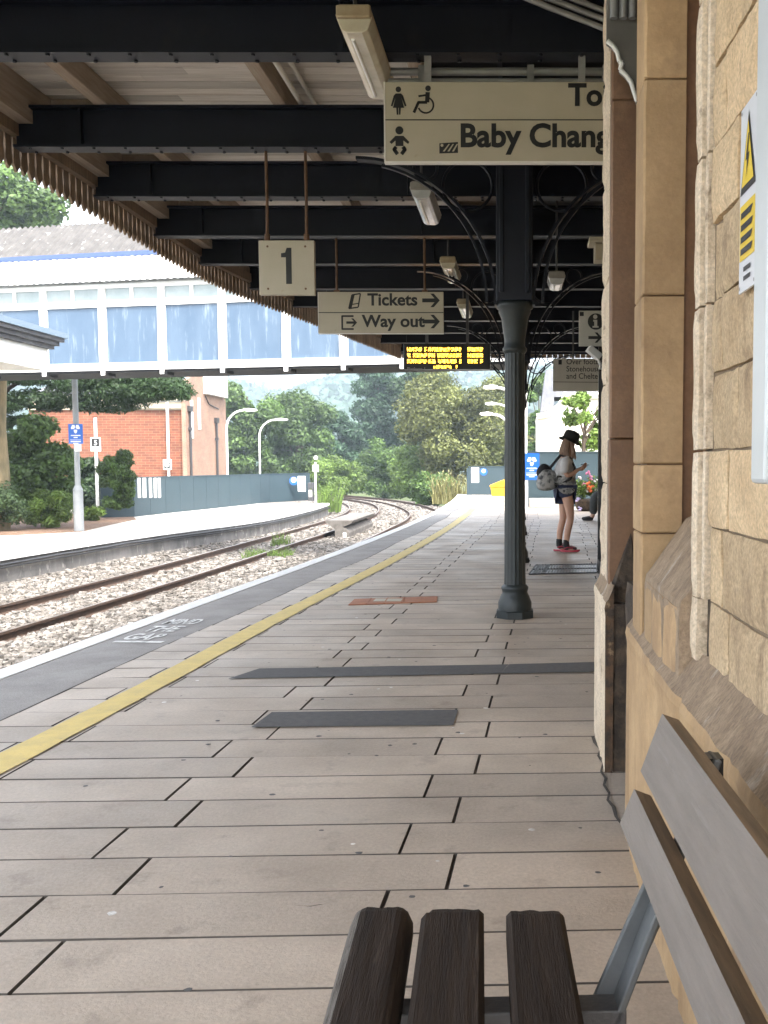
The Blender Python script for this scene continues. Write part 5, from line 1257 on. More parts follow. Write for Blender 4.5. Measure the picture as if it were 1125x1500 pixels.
def hoarding(name, label, pts, h, z, posts=True):
    t = T(name, label, 'hoarding', (pts[0][0], pts[0][1], z)); 
    for p, q in zip(pts[:-1], pts[1:]):
        mb = MB(); p, q = Vector((*p, z)), Vector((*q, z)); hh = Vector((0, 0, h / 2)); d = (q - p); L_ = d.length; nn = max(1, int(L_ / 1.22))
        for k in range(nn):
            a = p + d * (k / nn + .0006); b = p + d * ((k + 1) / nn - .0006); mb.bar(a + hh, b + hh, .05, h, (0, 0, 1), 0, random.random())
        mb.build('panels', M['hoard'], t)
        mb = MB(); mb.bar(p + Vector((0, 0, h + .016)), q + Vector((0, 0, h + .016)), .09, .03); mb.build('coping', M['hoard'], t)
    return t
def notice(t, c, w_, h_, m, name='notice', off=.03, nrm=(0, -1, 0), rnd=False):
    c = Vector(c); mb = MB()
    if rnd: mb.add([(c.x + w_ / 2 * math.cos(2*math.pi*k/20), c.y - off, c.z + w_ / 2 * math.sin(2*math.pi*k/20)) for k in range(20)], [list(range(20))[::-1]]); return mb.build(name, m, t)
    mb.box(c.x - w_ / 2, c.x + w_ / 2, c.y - off - .01, c.y - off, c.z - h_ / 2, c.z + h_ / 2); return mb.build(name, m, t)
# right, behind the standing person
Yh = 29.0; h1 = at_y(820, 663, Yh).z
th = hoarding('hoarding', 'tall dark blue hoarding behind the standing person and the flowers', [(at_y(758, 700, Yh).x, Yh), (3.6, Yh)], h1, 0)
mb = MB(); a, b = at_y(775, 745, Yh - .4), at_y(822, 730, Yh - .4); mb.box(a.x, b.x, Yh - .7, Yh - .1, 0, b.z); low = tag(mb.build('stone_block', M['concrete'], bevel=.02), 'low weathered stone block at the foot of the tall dark hoarding', 'stone block')
# far right piece with notice and disc
Yh = 40.2; z1 = at_y(712, 684, Yh).z; x0 = at_y(686, 700, Yh).x
th2 = hoarding('hoarding', 'low dark blue hoarding at the near platform end behind the yellow grit bin', [(x0, Yh), (at_y(752, 700, Yh).x, Yh)], z1, 0)
a, b = at_y(690.5, 707, Yh), at_y(701.5, 684.5, Yh); notice(th2, ((a.x+b.x)/2, Yh, (a.z+b.z)/2), b.x-a.x, b.z-a.z, M['white_paint'])
p = at_y(708.5, 691, Yh); dsk = notice(th2, p, 11/1500*Yh, 0, M['sign_blue'], 'disc_sign', .03, rnd=True); notice(th2, p + Vector((0, -.004, .03)), 6/1500*Yh, 0, M['sign_white'], 'emblem', .03, rnd=True)
mb = MB(); mb.box(x0 - .06, x0, Yh - .05, Yh + 1.5, 0, z1 - .05); mb.build('return_panel', M['hoard'], th2)
t = T('grit_bin', 'yellow grit bin with a sloping lid in front of the low end hoarding', 'grit bin', (0, 0, 0))
Yb = 38.6; a, b = at_y(718.5, 725.5, Yb), at_y(746, 701, Yb); t.location = (a.x, Yb, 0); ORG[t.name] = Vector((a.x, Yb, 0)); w2 = b.x - a.x; h2 = b.z
mb = MB(); mb.prism([(a.x + .05, 0), (b.x - .05, 0), (b.x, h2 * .5), (a.x, h2 * .5)], Yb, Yb + .55, 'y'); mb.build('tub', M['yellow_bin'], t, bevel=.02)
mb = MB(); mb.prism([(a.x - .03, h2 * .5 + .004), (b.x + .03, h2 * .5 + .004), (b.x + .03, h2 * 1.0), (b.x - .08, h2 * 1.02), (a.x - .03, h2 * .62)], Yb - .03, Yb + .6, 'y'); mb.build('lid', M['yellow_bin'], t, bevel=.02)
# blue cycle notice on a pale post, by the hoarding
def blue_sign(t, c, w_, h_):
    mb = MB(); mb.box(c.x - w_/2, c.x + w_/2, c.y - .012, c.y, c.z - h_/2, c.z + h_/2); s = mb.build('sign_panel', M['sign_blue'], t)
    fl = Flat(c.x, c.z, c.y - .014, w_)
    fl.poly([(-.32, .40), (-.22, .62), (-.05, .62), (-.02, .44), (-.10, .34), (-.28, .33)]); fl.poly([(.32, .40), (.22, .62), (.05, .62), (.02, .44), (.10, .34), (.28, .33)])
    fl.poly([(-.13, .20), (-.10, .29), (.10, .29), (.13, .20), (.05, .04), (-.05, .04)])
    fl.poly([(-.34, -.15), (.34, -.15), (.34, -.08), (-.34, -.08)]); fl.poly([(-.14, -.29), (.14, -.29), (.14, -.22), (-.14, -.22)]); fl.poly([(-.38, -.44), (.38, -.44), (.38, -.41), (-.38, -.41)]); fl.poly([(-.36, -.58), (.36, -.58), (.36, -.51), (-.36, -.51)]); fl.poly([(-.18, -.70), (.18, -.70), (.18, -.64), (-.18, -.64)])
    fl.mb.build('emblem', M['sign_white'], s)
def lamp_head(t, p, dx, ln, m=M['white_paint']):
    mb = MB(); pr = [(0, -.02), (ln * .25, -.05), (ln * .8, -.05), (ln, -.01), (ln * .95, .05), (ln * .4, .09), (0, .06)]
    mb.prism([(p.x + dx * a, p.z + b) for a, b in pr], p.y - .12, p.y + .12, 'y'); mb.build('lamp_head', m, t, bevel=.015)
Ypo = 27.6; bp = at_z(770, 748, 0); bp = Vector((at_y(770, 700, Ypo).x, Ypo, 0))
t = T('lamp_post', 'white lamp post with a blue cycle notice, right beside the iron column', 'lamp post', bp)
ztop = at_y(730, 560, Ypo).z
mb = MB(); mb.tube([bp, bp + Vector((0, 0, 1.1))], .065, 10); mb.tube([bp + Vector((0, 0, 1.1)), bp + Vector((0, 0, ztop + .1))], .042, 10); mb.build('post', M['white_paint'], t)
a, b = at_y(768, 703, Ypo - .08), at_y(790, 664, Ypo - .08); blue_sign(t, Vector(((a.x+b.x)/2, Ypo - .07, (a.z+b.z)/2)), b.x - a.x, b.z - a.z)
# the run of lamp posts beyond
def swan(label, px, py_head, pxh, Y, zb, grp, mirror=1):
    top = at_y(px, py_head, Y); hd = at_y(pxh, py_head, Y); b = Vector((top.x, Y, zb)); s = 1 if hd.x > top.x else -1; r = abs(hd.x - top.x) * .75
    t = T('lamp_post', label, 'lamp post', b, grp)
    pts = [b, Vector((b.x, Y, top.z - r))] + [Vector((b.x + s * r * (1 - math.cos(R(90 * k / 8))), Y, top.z - r + r * math.sin(R(90 * k / 8)))) for k in range(1, 9)]
    mb = MB(); mb.tube([b, b + Vector((0, 0, 1.2))], .075, 10); mb.tube(pts[1:] if False else [b + Vector((0, 0, 1.2))] + pts[1:], .045, 9); mb.build('post', M['white_paint'], t)
    lamp_head(t, Vector((b.x + s * r, Y, top.z)), s, max(.45, abs(hd.x - top.x) * .55)); return t
g_ = 'curved white lamp posts on the platforms'
swan('curved white lamp post beside the pale brick gable', 331.5, 601, 366, 46, P2Z, g_)
swan('curved white lamp post rising behind the long hoarding, clear of the brick building', 379.5, 615, 412, 53, P2Z, g_)
swan('lowest white lamp head left of the column, arm bent over the near platform', 747, 607, 713, 37, 0, g_)
swan('middle white lamp head just left of the column', 752, 592, 720, 44, 0, g_)
swan('topmost white lamp head just left of the column', 750, 568, 722, 32, 0, g_)

# ------------------------------------------------------------------ far platform furniture
pA, pB_, pC = at_z(196, 757, P2Z), at_z(395, 736, P2Z), at_z(452, 733, P2Z)
hh = at_y(300, 697, (pA.y + pB_.y) / 2).z - P2Z
th = hoarding('hoarding', 'long blue grey hoarding with white boards along the back of the far platform', [(pA.x - .9, pA.y - .6), (pA.x, pA.y), (pB_.x, pB_.y), (pC.x, pC.y + .3)], hh, P2Z)
dv = Vector((pB_.x - pA.x, pB_.y - pA.y, 0)).normalized()
for px in (203, 210.5, 219.5, 226.5, 232.5):
    s = (px - 765) / 1500
    k = (s * pA.y - pA.x) / (dv.x - s * dv.y) if abs(dv.x - s * dv.y) > 1e-6 else 0
    c = Vector((pA.x, pA.y, 0)) + dv * k; zt_ = at_y(px, 700, c.y).z; zb2 = at_y(px, 729, c.y).z
    mb = MB(); nrm = Vector((dv.y, -dv.x, 0)); ww = .13 if px != 210.5 else .16
    pz = (zt_ + zb2) / 2; mb.bar(c + nrm * .035 - dv * ww / 2 * 1.6 + Vector((0, 0, pz)), c + nrm * .035 + dv * ww / 2 * 1.6 + Vector((0, 0, pz)), .012, zt_ - zb2); mb.build('white_board', M['white_paint'], th)
yF = (pB_.y + pC.y) / 2 + .1
a, b = at_y(436.5, 720, yF - .2), at_y(447.5, 697.5, yF - .2); notice(th, ((a.x+b.x)/2, yF - .2, (a.z+b.z)/2), b.x-a.x, b.z-a.z, M['white_paint'], off=.0)
p = at_y(430, 704.5, yF - .2); notice(th, p, 12.5/1500*yF, 0, M['sign_blue'], 'disc_sign', .0, rnd=True); notice(th, p + Vector((.01, -.004, .05)), 8/1500*yF, 0, M['sign_white'], 'emblem', .0, rnd=True)
t = T('equipment_cabinet', 'small black and white lineside cabinet at the end of the far hoarding', 'cabinet', (0, 0, P2Z)); c = Vector((at_y(455, 720, yF + .5).x, yF + .5, P2Z)); t.location = c; ORG[t.name] = c
mb = MB(); mb.box(c.x - .14, c.x + .12, c.y, c.y + .4, P2Z, P2Z + .92); mb.build('cabinet_body', M['dark_steel'], t, bevel=.02); mb = MB(); mb.box(c.x - .09, c.x + .07, c.y - .012, c.y - .001, P2Z + .2, P2Z + .55); mb.build('cabinet_door', M['white_paint'], t)
def straight_post(name, label, cat, px, pyb, z, pyt, r0, m, swell=None):
    b = at_z(px, pyb, z); ztp = at_y(px, pyt, b.y).z; t = T(name, label, cat, b); mb = MB()
    if swell: mb.tube([b, b + Vector((0, 0, swell))], r0 * 1.75, 12); mb.tube([b + Vector((0, 0, swell)), b + Vector((0, 0, swell + .12))], [r0 * 1.75, r0], 12, caps=False)
    mb.tube([b + Vector((0, 0, (swell or 0))), Vector((b.x, b.y, ztp))], r0, 12); mb.build('post', m, t); return t, b
gp_ = mat('pale_grey_post', (.27, .285, .29), (.21, .225, .235), 3, .5)
t, b = straight_post('lamp_post', 'tall pale lamp post with a blue cycle notice among the bushes of the far platform', 'lamp post', 116, 778, P2Z, 548, .075, gp_, 1.15)
Yq = b.y - .1; c0, c1_ = at_y(101, 650, Yq), at_y(121, 621, Yq); blue_sign(t, Vector(((c0.x+c1_.x)/2, Yq, (c0.z+c1_.z)/2)), c1_.x - c0.x, c1_.z - c0.z)
c0, c1_ = at_y(110, 661, Yq), at_y(119, 650.5, Yq); mb = MB(); mb.box(c0.x, c1_.x, Yq - .02, Yq, c0.z, c1_.z); mb.build('small_notice', M['white_paint'], t)
t, b = straight_post('marker_post', 'thin white post carrying a black and white car stop board with the number 5', 'post', 143.5, 757, P2Z, 612, .055, M['white_paint'])
Yq = b.y - .08; c0, c1_ = at_y(133, 661, Yq), at_y(147.5, 641, Yq); mb = MB(); mb.box(c0.x, c1_.x, Yq - .02, Yq, c0.z, c1_.z); sg = mb.build('board', M['white_paint'], t)
mb = MB(); w3 = c1_.x - c0.x; h3 = c1_.z - c0.z; mb.box(c0.x + w3*.14, c1_.x - w3*.14, Yq - .024, Yq - .0205, c0.z + h3*.36, c1_.z - h3*.08); bl = mb.build('black_field', M['ink'], sg)
mb = MB(); add_text(mb, '5', h3 * .52, (c0.x + w3*.34, Yq - .0255, c0.z + h3*.45), bold=.03); mb.build('numeral', M['sign_white'], sg)
# trackside signal marker at the ramp end
b = at_z(462.5, 734, P2Z); ztp = at_y(462, 668, b.y).z; t = T('signal_post', 'slim white lineside post with two small white boards beyond the far platform end', 'post', b)
mb = MB(); mb.tube([b - Vector((0, 0, .6)), Vector((b.x, b.y, ztp - .3))], .05, 8); mb.build('post', M['white_paint'], t)
for py0, py1, hw in ((681, 691, 4.2),): a_, b_ = at_y(462.5 - hw, py1, b.y - .08), at_y(462.5 + hw, py0, b.y - .08); mb = MB(); mb.box(a_.x, b_.x, b.y - .1, b.y - .06, a_.z, b_.z); bd = mb.build('board', M['white_paint'], t); mb = MB(); add_text(mb, '0', (b_.z-a_.z) * .9, (a_.x + (b_.x-a_.x)*.25, b.y - .104, a_.z + (b_.z-a_.z)*.17), bold=.03); mb.build('numeral', M['ink'], bd)
p = at_y(462.5, 670.5, b.y - .08); notice(t, p, 6/1500*b.y, 0, M['white_paint'], 'disc', .0, rnd=True)

# far platform canopy corner
Yc = 23.0; cn = at_y(100, 489, Yc); lp = at_y(80, 545, Yc)
t = T('far_canopy', 'corner of the far platform canopy, blue grey lip and white fascia, at the left edge', 'canopy', (cn.x, Yc, P2Z))
xr = cn.x; zt1 = cn.z; zt0 = at_y(80, 515, Yc).z; zb3 = lp.z
mb = MB(); mb.box(xr - 9, xr, 4, Yc, zt1 - .12, zt1); mb.build('roof_lip', M['canopy_lip'], t)
mb = MB()
for k, (o_, za, zc) in enumerate(((.06, zt1 - .20, zt1 - .121), (.14, zt1 - .29, zt1 - .201), (.22, zt1 - .37, zt1 - .291))): mb.box(xr - 9, xr - o_, 4 + o_, Yc - o_, za, zc)
mb.build('moulding', M['canopy_dark'], t)
mb = MB(); xf = lp.x; mb.box(xf - .05, xf, 4.3, Yc - .3, zb3, zt1 - .371); mb.box(xf - 8.5, xf - .051, Yc - .35, Yc - .3, zb3, zt1 - .371); mb.build('fascia', M['white_paint'], t)
mb = MB(); mb.box(xf - 8.5, xf - .06, 4.3, Yc - .36, zb3 + .25, zb3 + .30); mb.build('soffit', M['deck'], t)
for yy in (8, 13, 19):
    mb = MB(); mb.lathe((xf - 1.7, yy, P2Z), [(.16, 0), (.14, .3), (.08, .35), (.075, zb3 + .2 - P2Z)], 14); mb.build('post', M['green_iron'], t)

# ------------------------------------------------------------------ footbridge
Ax, Ay = -2.3, 23.95; Bx, By = -16.5, 27.16
bd_ = Vector((Bx - Ax, By - Ay, 0)); BL = bd_.length; ang = math.atan2(bd_.y, bd_.x)
fb = T('footbridge', 'enclosed footbridge with blue panels in a white frame crossing the tracks under a corrugated roof', 'footbridge', (Ax, Ay, 0), rz=ang)
def bu(px):       # distance along the bridge at a photo column
    lo_, hi_ = -3.0, BL
    for _ in range(40):
        m_ = (lo_ + hi_) / 2; p = Vector((Ax, Ay, 0)) + bd_.normalized() * m_
        dep = p.y * math.cos(PITCH) - 3.2 * math.sin(PITCH); x = PPX + F * p.x / dep
        if x > px: lo_ = m_
        else: hi_ = m_
    return lo_
def bzp(px, py): u = bu(px); p = Vector((Ax, Ay, 0)) + bd_.normalized() * u; return at_y(px, py, p.y).z
zs = {k: bzp(238, v) for k, v in dict(under=544.5, chord0=541, chord1=530, rail0=447, rail1=437.5, win1=419.5, head=412.5).items()}
# in local axes x runs along the bridge (away to the left), -y... the near face is +y or -y ?
nf = Matrix.Rotation(-ang, 3, 'Z') @ Vector((0, -1, 0)); NS = 1 if nf.y > 0 else -1      # near side sign
def yb_(a): return NS * a        # a>0 : towards the camera
def lb(mb, u0, u1, a0, a1, z0, z1, m=0, t=None): y0, y1 = sorted((yb_(a0), yb_(a1))); mb.box(min(u0, u1), max(u0, u1), y0, y1, z0, z1, m, t)
posts = [bu(px) for px in (590, 504, 420, 327, 238.5, 152, 66)]; d_ = posts[-1] - posts[-2]
posts += [posts[-1] + d_ * k for k in (1, 2, 3)]
u0, u1 = -2.3, posts[-1] + .1
fr = MB()
for back in (0, 1):
    A = lambda a0, a1: (a0 - 1.5 * back, a1 - 1.5 * back)
    for z0, z1, th in ((zs['chord0'], zs['chord1'], .05), (zs['rail0'], zs['rail1'], .05), (zs['win1'], zs['head'], .04)):
        a0, a1 = A(-.05, th); lb(fr, u0, u1, a0, a1, z0, z1)
    for u in posts:
        a0, a1 = A(-.045, .07); lb(fr, u - .10, u + .10, a0, a1, zs['chord1'] + .001, zs['rail0'] - .001); a0, a1 = A(-.045, .055); lb(fr, u - .09, u + .09, a0, a1, zs['rail1'] + .001, zs['win1'] - .001)
        if not back: lb(fr, u - .05, u + .05, .051, .09, zs['chord0'] - .12, zs['chord1'])
    for p_, q_ in zip([u0] + posts[:-1], posts):
        a0, a1 = A(-.03, .035); m_ = (p_ + q_) / 2; lb(fr, m_ - .045, m_ + .045, a0, a1, zs['rail1'] + .001, zs['win1'] - .001)
fr.build('frame', M['white_paint'], fb, local=True)
for p_, q_ in zip(posts[:-1], posts[1:]):
    mb = MB(); lb(mb, p_ + .10, q_ - .10, -.02, .0, zs['chord1'], zs['rail0']); mb.build('panel', M['panel_blue'], fb, local=True)
    for s0, s1 in ((p_ + .09, (p_ + q_) / 2 - .045), ((p_ + q_) / 2 + .045, q_ - .09)):
        mb = MB(); lb(mb, s0, s1, -.015, .0, zs['rail1'], zs['win1']); mb.build('window', M['glass_grey'], fb, local=True)
mb = MB(); lb(mb, u0, posts[0] - .1, -.02, 0, zs['chord1'], zs['win1']); lb(mb, u0, u1, -1.52, -1.50, zs['chord1'], zs['win1']); mb.build('panel', M['panel_blue'], fb, local=True)
mb = MB(); lb(mb, u0, u1, -1.5, .02, zs['under'], zs['chord0'] - .001)
for u in posts: lb(mb, u - .10, u + .10, -.30, .06, zs['under'] - .07, zs['under'] - .001)
mb.build('girder', M['girder_black'], fb, local=True)
ze, zg_ = zs['head'] + .02, bzp(238, 368)
def corr(a_lo, z_lo, a_hi, z_hi, uu0, uu1, pitch, amp, taper=0):
    mb = MB(); n = int((uu1 - uu0) / pitch * 8); vs = []
    nrm = Vector((0, yb_(z_hi - z_lo), a_lo - a_hi)).normalized()
    if nrm.z < 0: nrm = -nrm
    for i in range(n + 1):
        u = uu0 + (uu1 - uu0) * i / n; d = amp * math.sin(2 * math.pi * u / pitch)
        for a, z in ((a_lo, z_lo), (a_hi, z_hi)): vs.append((u, yb_(a) + nrm.y * d, z + nrm.z * d))
    mb.add(vs, [(2*i, 2*i+2, 2*i+3, 2*i+1) for i in range(n)], 0, .5, True); return mb
A1 = .30; dzr = zg_ - ze
corr(A1, ze, A1 - .55, zg_, -2.3, u1, .185, .014).build('lower_roof', M['corr_white'], fb, local=True)
mb = MB(); lb(mb, -2.3, u1, -2.9, A1 - .62, ze - .02, zg_ - .05); mb.build('roof_core', M['white_paint'], fb, local=True)
mb = MB(); lb(mb, -.2, u1, A1 - .60, A1 - .50, zg_ - .02, zg_ + .09); mb.build('gutter', M['gutter_blue'], fb, local=True)
zr = bzp(100, 322); corr(A1 - .52, zg_ + .05, A1 - 1.75, zr + .25, bu(330), u1, .17, .022).build('upper_roof', M['asbestos'], fb, local=True)
corr(A1 - 3.0, zg_ + .05, A1 - 1.75, zr + .25, bu(330), u1, .17, .022).build('upper_roof', M['asbestos'], fb, local=True)
mb = MB(); mb.add([(bu(330), yb_(A1 - .52), zg_ + .05), (bu(330), yb_(A1 - 3.0), zg_ + .05), (bu(330), yb_(A1 - 1.75), zr + .24)], [(0, 1, 2)]); mb.build('gable', M['asbestos'], fb, local=True)
for u in (-2.2, posts[-1]):
    for a_ in (-.4, -1.4):
        uu = u + (.24 if a_ < -1 and u < 0 else 0); mb = MB(); lb(mb, uu - .11, uu + .11, a_, a_ + .3, -1.6, zs['under'] - .101); mb.build('pier', M['wall_concrete'], fb, local=True)

# ------------------------------------------------------------------ brick building beyond the far hoarding
Yk = 62.0; X = lambda px, py=640, Y=Yk: at_y(px, py, Y).x; Zp = lambda py, px=200, Y=Yk: at_y(px, py, Y).z
bk = T('brick_building', 'orange brick building with a taller pale gable end behind the far hoarding', 'building', (X(200), Yk, -1.6))
mb = MB(); mb.box(X(40), X(273) - .03, Yk + .3, Yk + 8, -1.6, Zp(598)); mb.build('brick_wall', M['brick'], bk)
XG = X(273)
mb = MB(); mb.box(XG - .25, XG, Yk - .05, Yk + 8.35, -1.6, Zp(585)); mb.prism([(Yk - .05, Zp(585)), (Yk + 8.35, Zp(585)), (Yk + 8.35, Zp(575)), (Yk + 4.2, Zp(520)), (Yk - .05, Zp(560))], XG - .25, XG, 'x'); mb.build('gable_wall', M['brick_pale'], bk)
def sg_(px, py): y = -XG * F / (PPX - px); p = at_y(px, py, y); return Vector((XG, y, p.z))
mb = MB(); mb.box(X(200), X(272.5), Yk + .05, Yk + .299, Zp(598), Zp(588)); mb.box(X(40), X(272.5), Yk + .18, Yk + .299, Zp(600), Zp(588)); mb.box(X(268), X(273) - .05, Yk + .1, Yk + .299, -1.6, Zp(600.5)); mb.build('cornice', M['cream_paint'], bk)
mb = MB(); mb.box(X(60), X(273), Yk - .1, Yk + .2, Zp(587), Zp(578)); mb.build('parapet', M['cream_paint'], bk)
mb = MB(); mb.add([(X(40), Yk + .2, Zp(578)), (X(273), Yk + .2, Zp(578)), (X(273), Yk + 5, Zp(545)), (X(40), Yk + 5, Zp(545))], [(0, 1, 2, 3)]); mb.build('roof', M['slate'], bk)
for pa, pb2 in ((178, 198), (206, 238)): mb = MB(); mb.box(X(pa), X(pb2), Yk + .15, Yk + .6, Zp(574), Zp(560)); mb.build('roof_window', M['glass_grey'], bk)
for px, pt in ((279, 600), (317.5, 617)):
    q = sg_(px, pt); mb = MB(); mb.tube([(XG + .1, q.y, -1.6), (XG + .1, q.y, q.z)], .075, 8); mb.box(XG + .005, XG + .22, q.y - .22, q.y + .22, q.z - .12, q.z + .22); mb.box(XG + .005, XG + .2, q.y - .12, q.y + .12, q.z - 1.25, q.z - 1.08); mb.build('drainpipe', M['iron_pipe'], bk)
for px, pt, pbm in ((283, 586, 642), (294, 583, 629)): q = sg_(px, pt); q2 = sg_(px, pbm); mb = MB(); mb.box(XG + .004, XG + .06, q.y - .2, q.y + .2, q2.z, q.z); mb.build('white_stripe', M['white_paint'], bk)
q = sg_(301, 577); q2 = sg_(329.5, 540); mb = MB(); mb.box(XG + .004, XG + .35, q.y, q2.y, q.z, q2.z + .3); mb.build('box_sign', M['white_paint'], bk, bevel=.03)
a_, b_, c_ = sg_(303, 580), sg_(308, 592), sg_(322, 599); o_ = Vector((.05, 0, 0)); mb = MB(); mb.tube([a_ + o_, b_ + o_, c_ + o_], .035, 6); mb.build('cable', M['iron_pipe'], bk)
mb = MB(); mb.tube([(X(246.5), Yk - .06, -1.6), (X(246.5), Yk - .06, Zp(590))], .085, 10); po = mb.build('downpipe', M['white_paint'], bk)
mb = MB(); mb.box(X(240.5), X(252), Yk - .3, Yk - .16, Zp(688), Zp(673)); po2 = mb.build('meter_box', M['white_paint'], bk); mb = MB(); mb.box(X(242), X(250.5), Yk - .32, Yk - .301, Zp(686), Zp(677)); mb.build('box_face', M['ink'], po2); mb = MB(); ell(mb, (X(246.2), Yk - .33, Zp(681)), (.13, .02, .15)); mb.build('dial', M['white_paint'], po2)

# white stone building right
Yw = 46.0; Xw = lambda px, py=620: at_y(px, py, Yw).x; Zw = lambda py, px=820: at_y(px, py, Yw).z
wb = T('stone_building', 'pale stone building with a scrolled gable rising behind the tall hoarding', 'building', (Xw(820), Yw, -1.6))
mb = MB(); out = [(Xw(788), -1.6), (Xw(788), Zw(612)), (Xw(787), Zw(606)), (Xw(800), Zw(603)), (Xw(809), Zw(598)), (Xw(817), Zw(591)), (Xw(823), Zw(582)), (Xw(826), Zw(575)), (Xw(960), Zw(575)), (Xw(960), -1.6)]
mb.prism(out, Yw, Yw + 8, 'y'); mb.build('wall', M['white_stone'], wb)
mb = MB(); sc1 = [(786, 608), (800, 606), (811, 600), (820, 592), (827, 582), (836, 578), (960, 577)]
for k, (o_, th_) in enumerate(((0, .30), (4.5, .18))):
    pts = [Vector((Xw(a), Yw - .12 + .05 * k, Zw(b + o_))) for a, b in sc1]
    for p_, q_ in zip(pts[:-1], pts[1:]): mb.bar(p_, q_, .22, .08 if k else .12, (0, 0, 1))
mb.build('cornice', M['white_stone'], wb)
mb = MB(); mb.prism([(Xw(792), Zw(603)), (Xw(800), Zw(540)), (Xw(812), Zw(540)), (Xw(812), Zw(598))], Yw + .5, Yw + 4, 'y'); mb.prism([(Xw(812), Zw(580)), (Xw(812), Zw(540)), (Xw(960), Zw(530)), (Xw(960), Zw(576))], Yw + .8, Yw + 4, 'y'); mb.build('slate_roof', M['slate'], wb)

# concrete trough between the tracks
a = at_z(497, 789, -1.25); e_ = at_z(533, 774, -1.25); e_.x = a.x + (e_.x - a.x)
t = T('concrete_trough', 'short raised concrete trough with a flared top standing between the two tracks', 'trough', a)
M['trough'] = mat('dirty_concrete', (.17,.155,.14), (.09,.08,.07), 5, .9, .4, 40)
d = (e_ - a); d.z = 0; L_ = min(d.length, 5.5); d.normalize(); s = Vector((d.y, -d.x, 0)); hT = .62; zb4 = RT - .17
prof = [(-.14, 0), (.32, 0), (.34, .22), (.22, .36), (.10, .40), (.40, hT - .10), (.44, hT), (-.44, hT), (-.46, hT - .06), (-.18, .38), (-.14, .3)]
mb = MB(); mb.sweep([Vector((a.x, a.y, zb4)) + d * k for k in np.linspace(0, L_, 8)], prof, 0, .5); mb.build('trough_body', M['trough'], t, bevel=.015)
mb = MB(); pp = Vector((a.x, a.y, zb4)); mb.box(pp.x + .14, pp.x + .24, pp.y - .12, pp.y - .02, zb4, zb4 + .22); mb.build('marker_block', M['white_paint'], t)

# ------------------------------------------------------------------ planting
tg = 'trees beyond the station'
mb = MB(); bed = [at_z(px, py, P2Z + .004) for px, py in ((-80, 788), (40, 783), (120, 779), (165, 768), (200, 761), (196, 757), (120, 750), (-80, 760))]
mb.add(bed, [tuple(range(len(bed)))[::-1]]); S(mb, 'planting_bed', M['litter'])
g = np.random.default_rng(77); n_ = 30000; hx = g.uniform(-260, 60, n_); hy = g.uniform(300, 560, n_); hzv = np.array([hz_(x, y) for x, y in zip(hx, hy)])
cc = np.stack([hx, hy, hzv + g.uniform(-.5, 3.5, n_)], 1); nr = g.normal(size=(n_, 3)) + np.array([0, -.8, .9]); nr /= np.linalg.norm(nr, axis=1)[:, None]
aa = np.cross(nr, g.normal(size=(n_, 3))); aa /= np.linalg.norm(aa, axis=1)[:, None]; bb = np.cross(nr, aa); ss = g.uniform(1.1, 2.6, n_)[:, None]
clump = .5 + .5 * np.array([mn.noise(Vector((x * .045, y * .045, 8))) for x, y in zip(hx, hy)])
tag(quads_object('hillside_wood', np.stack([cc - aa * ss, cc - bb * ss, cc + aa * ss, cc + bb * ss], 1), np.clip(clump * .8 + g.random(n_) * .3 - .05, 0, 1), M['leaf_blue']), 'distant blue green woodland covering the hill', 'woodland', kind='stuff')
tree('dark cedar tree spreading flat branches over the brick building by the far platform', 'tree', 'cedar_tree', -150, 125, 470, 648, 33, M['leaf_dark'], 30000, .085, 30, 2, P2Z, cs=(.12, .24), flat=.35, droop=.5, aspect=.35,
     extra=[(at_y(px, py, 33).x, 33 + o_, at_y(px, py, 33).z, rx, 1.0, .30) for px, py, rx, o_ in ((120, 560, 1.3, 0), (165, 556, 1.3, 0), (205, 553, 1.2, .2), (190, 575, 1.3, -.2), (232, 566, .9, 0), (150, 590, 1.2, .3), (60, 585, 1.4, 0), (258, 572, .5, 0), (215, 574, .9, 0))])
tree('broad dark green bush behind the far platform, left of the blue notice', 'bush', 'bush', -4, 112, 596, 778, 30.6, M['leaf_mid'], 16000, .085, 44, 4, P2Z, trunk=False, depth=1.0)
tree('clipped round hedge bush at the left edge of the far platform', 'bush', 'bush', -60, 32, 700, 782, 28.2, M['leaf_hedge'], 7000, .05, 26, 6, P2Z, trunk=False, depth=.9)
tree('low yellowing fern clump at the foot of the lamp post', 'plant', 'fern', 30, 112, 714, 772, 29.6, M['leaf_fresh'], 6000, .08, 24, 8, P2Z, trunk=False, aspect=.25, depth=.7)
tree('low leafy plant at the foot of the car stop post', 'plant', 'fern', 118, 160, 735, 765, 33.5, M['leaf_fresh'], 1200, .09, 10, 9, P2Z, trunk=False, aspect=.3, depth=.5)
tree('upright ivy covered column of leaves at the left end of the blue hoarding', 'bush', 'ivy_bush', 150, 197, 636, 762, 34.6, M['leaf_mid'], 13000, .055, 40, 10, P2Z, trunk=False, depth=.9)
tree('dark shrub between the two posts of the far platform', 'bush', 'bush', 88, 166, 668, 762, 38.5, M['leaf_dark'], 12000, .08, 26, 12, P2Z, trunk=False, depth=.8)
t = T('tree_trunk', 'mossy pale tree trunk at the left edge beside the hedge bush', 'tree', (at_y(2, 640, 28.8).x, 28.8, P2Z))
mb = MB(); x_ = at_y(1, 640, 28.8).x; mb.tube([(x_ - .1, 28.8, P2Z - .1), (x_, 28.8, .8), (x_ - .05, 28.8, 2.2), (x_ + .1, 28.8, 4.2)], [.26, .21, .19, .15], 14); mb.build('trunk', M['bark_moss'], t)
tree('dark leafy tree crown showing above the footbridge roof at top left', 'tree', 'leafy_tree', -150, 112, 225, 350, 50, M['leaf_mid'], 18000, .15, 30, 14, -1.6, tg, depth=3)
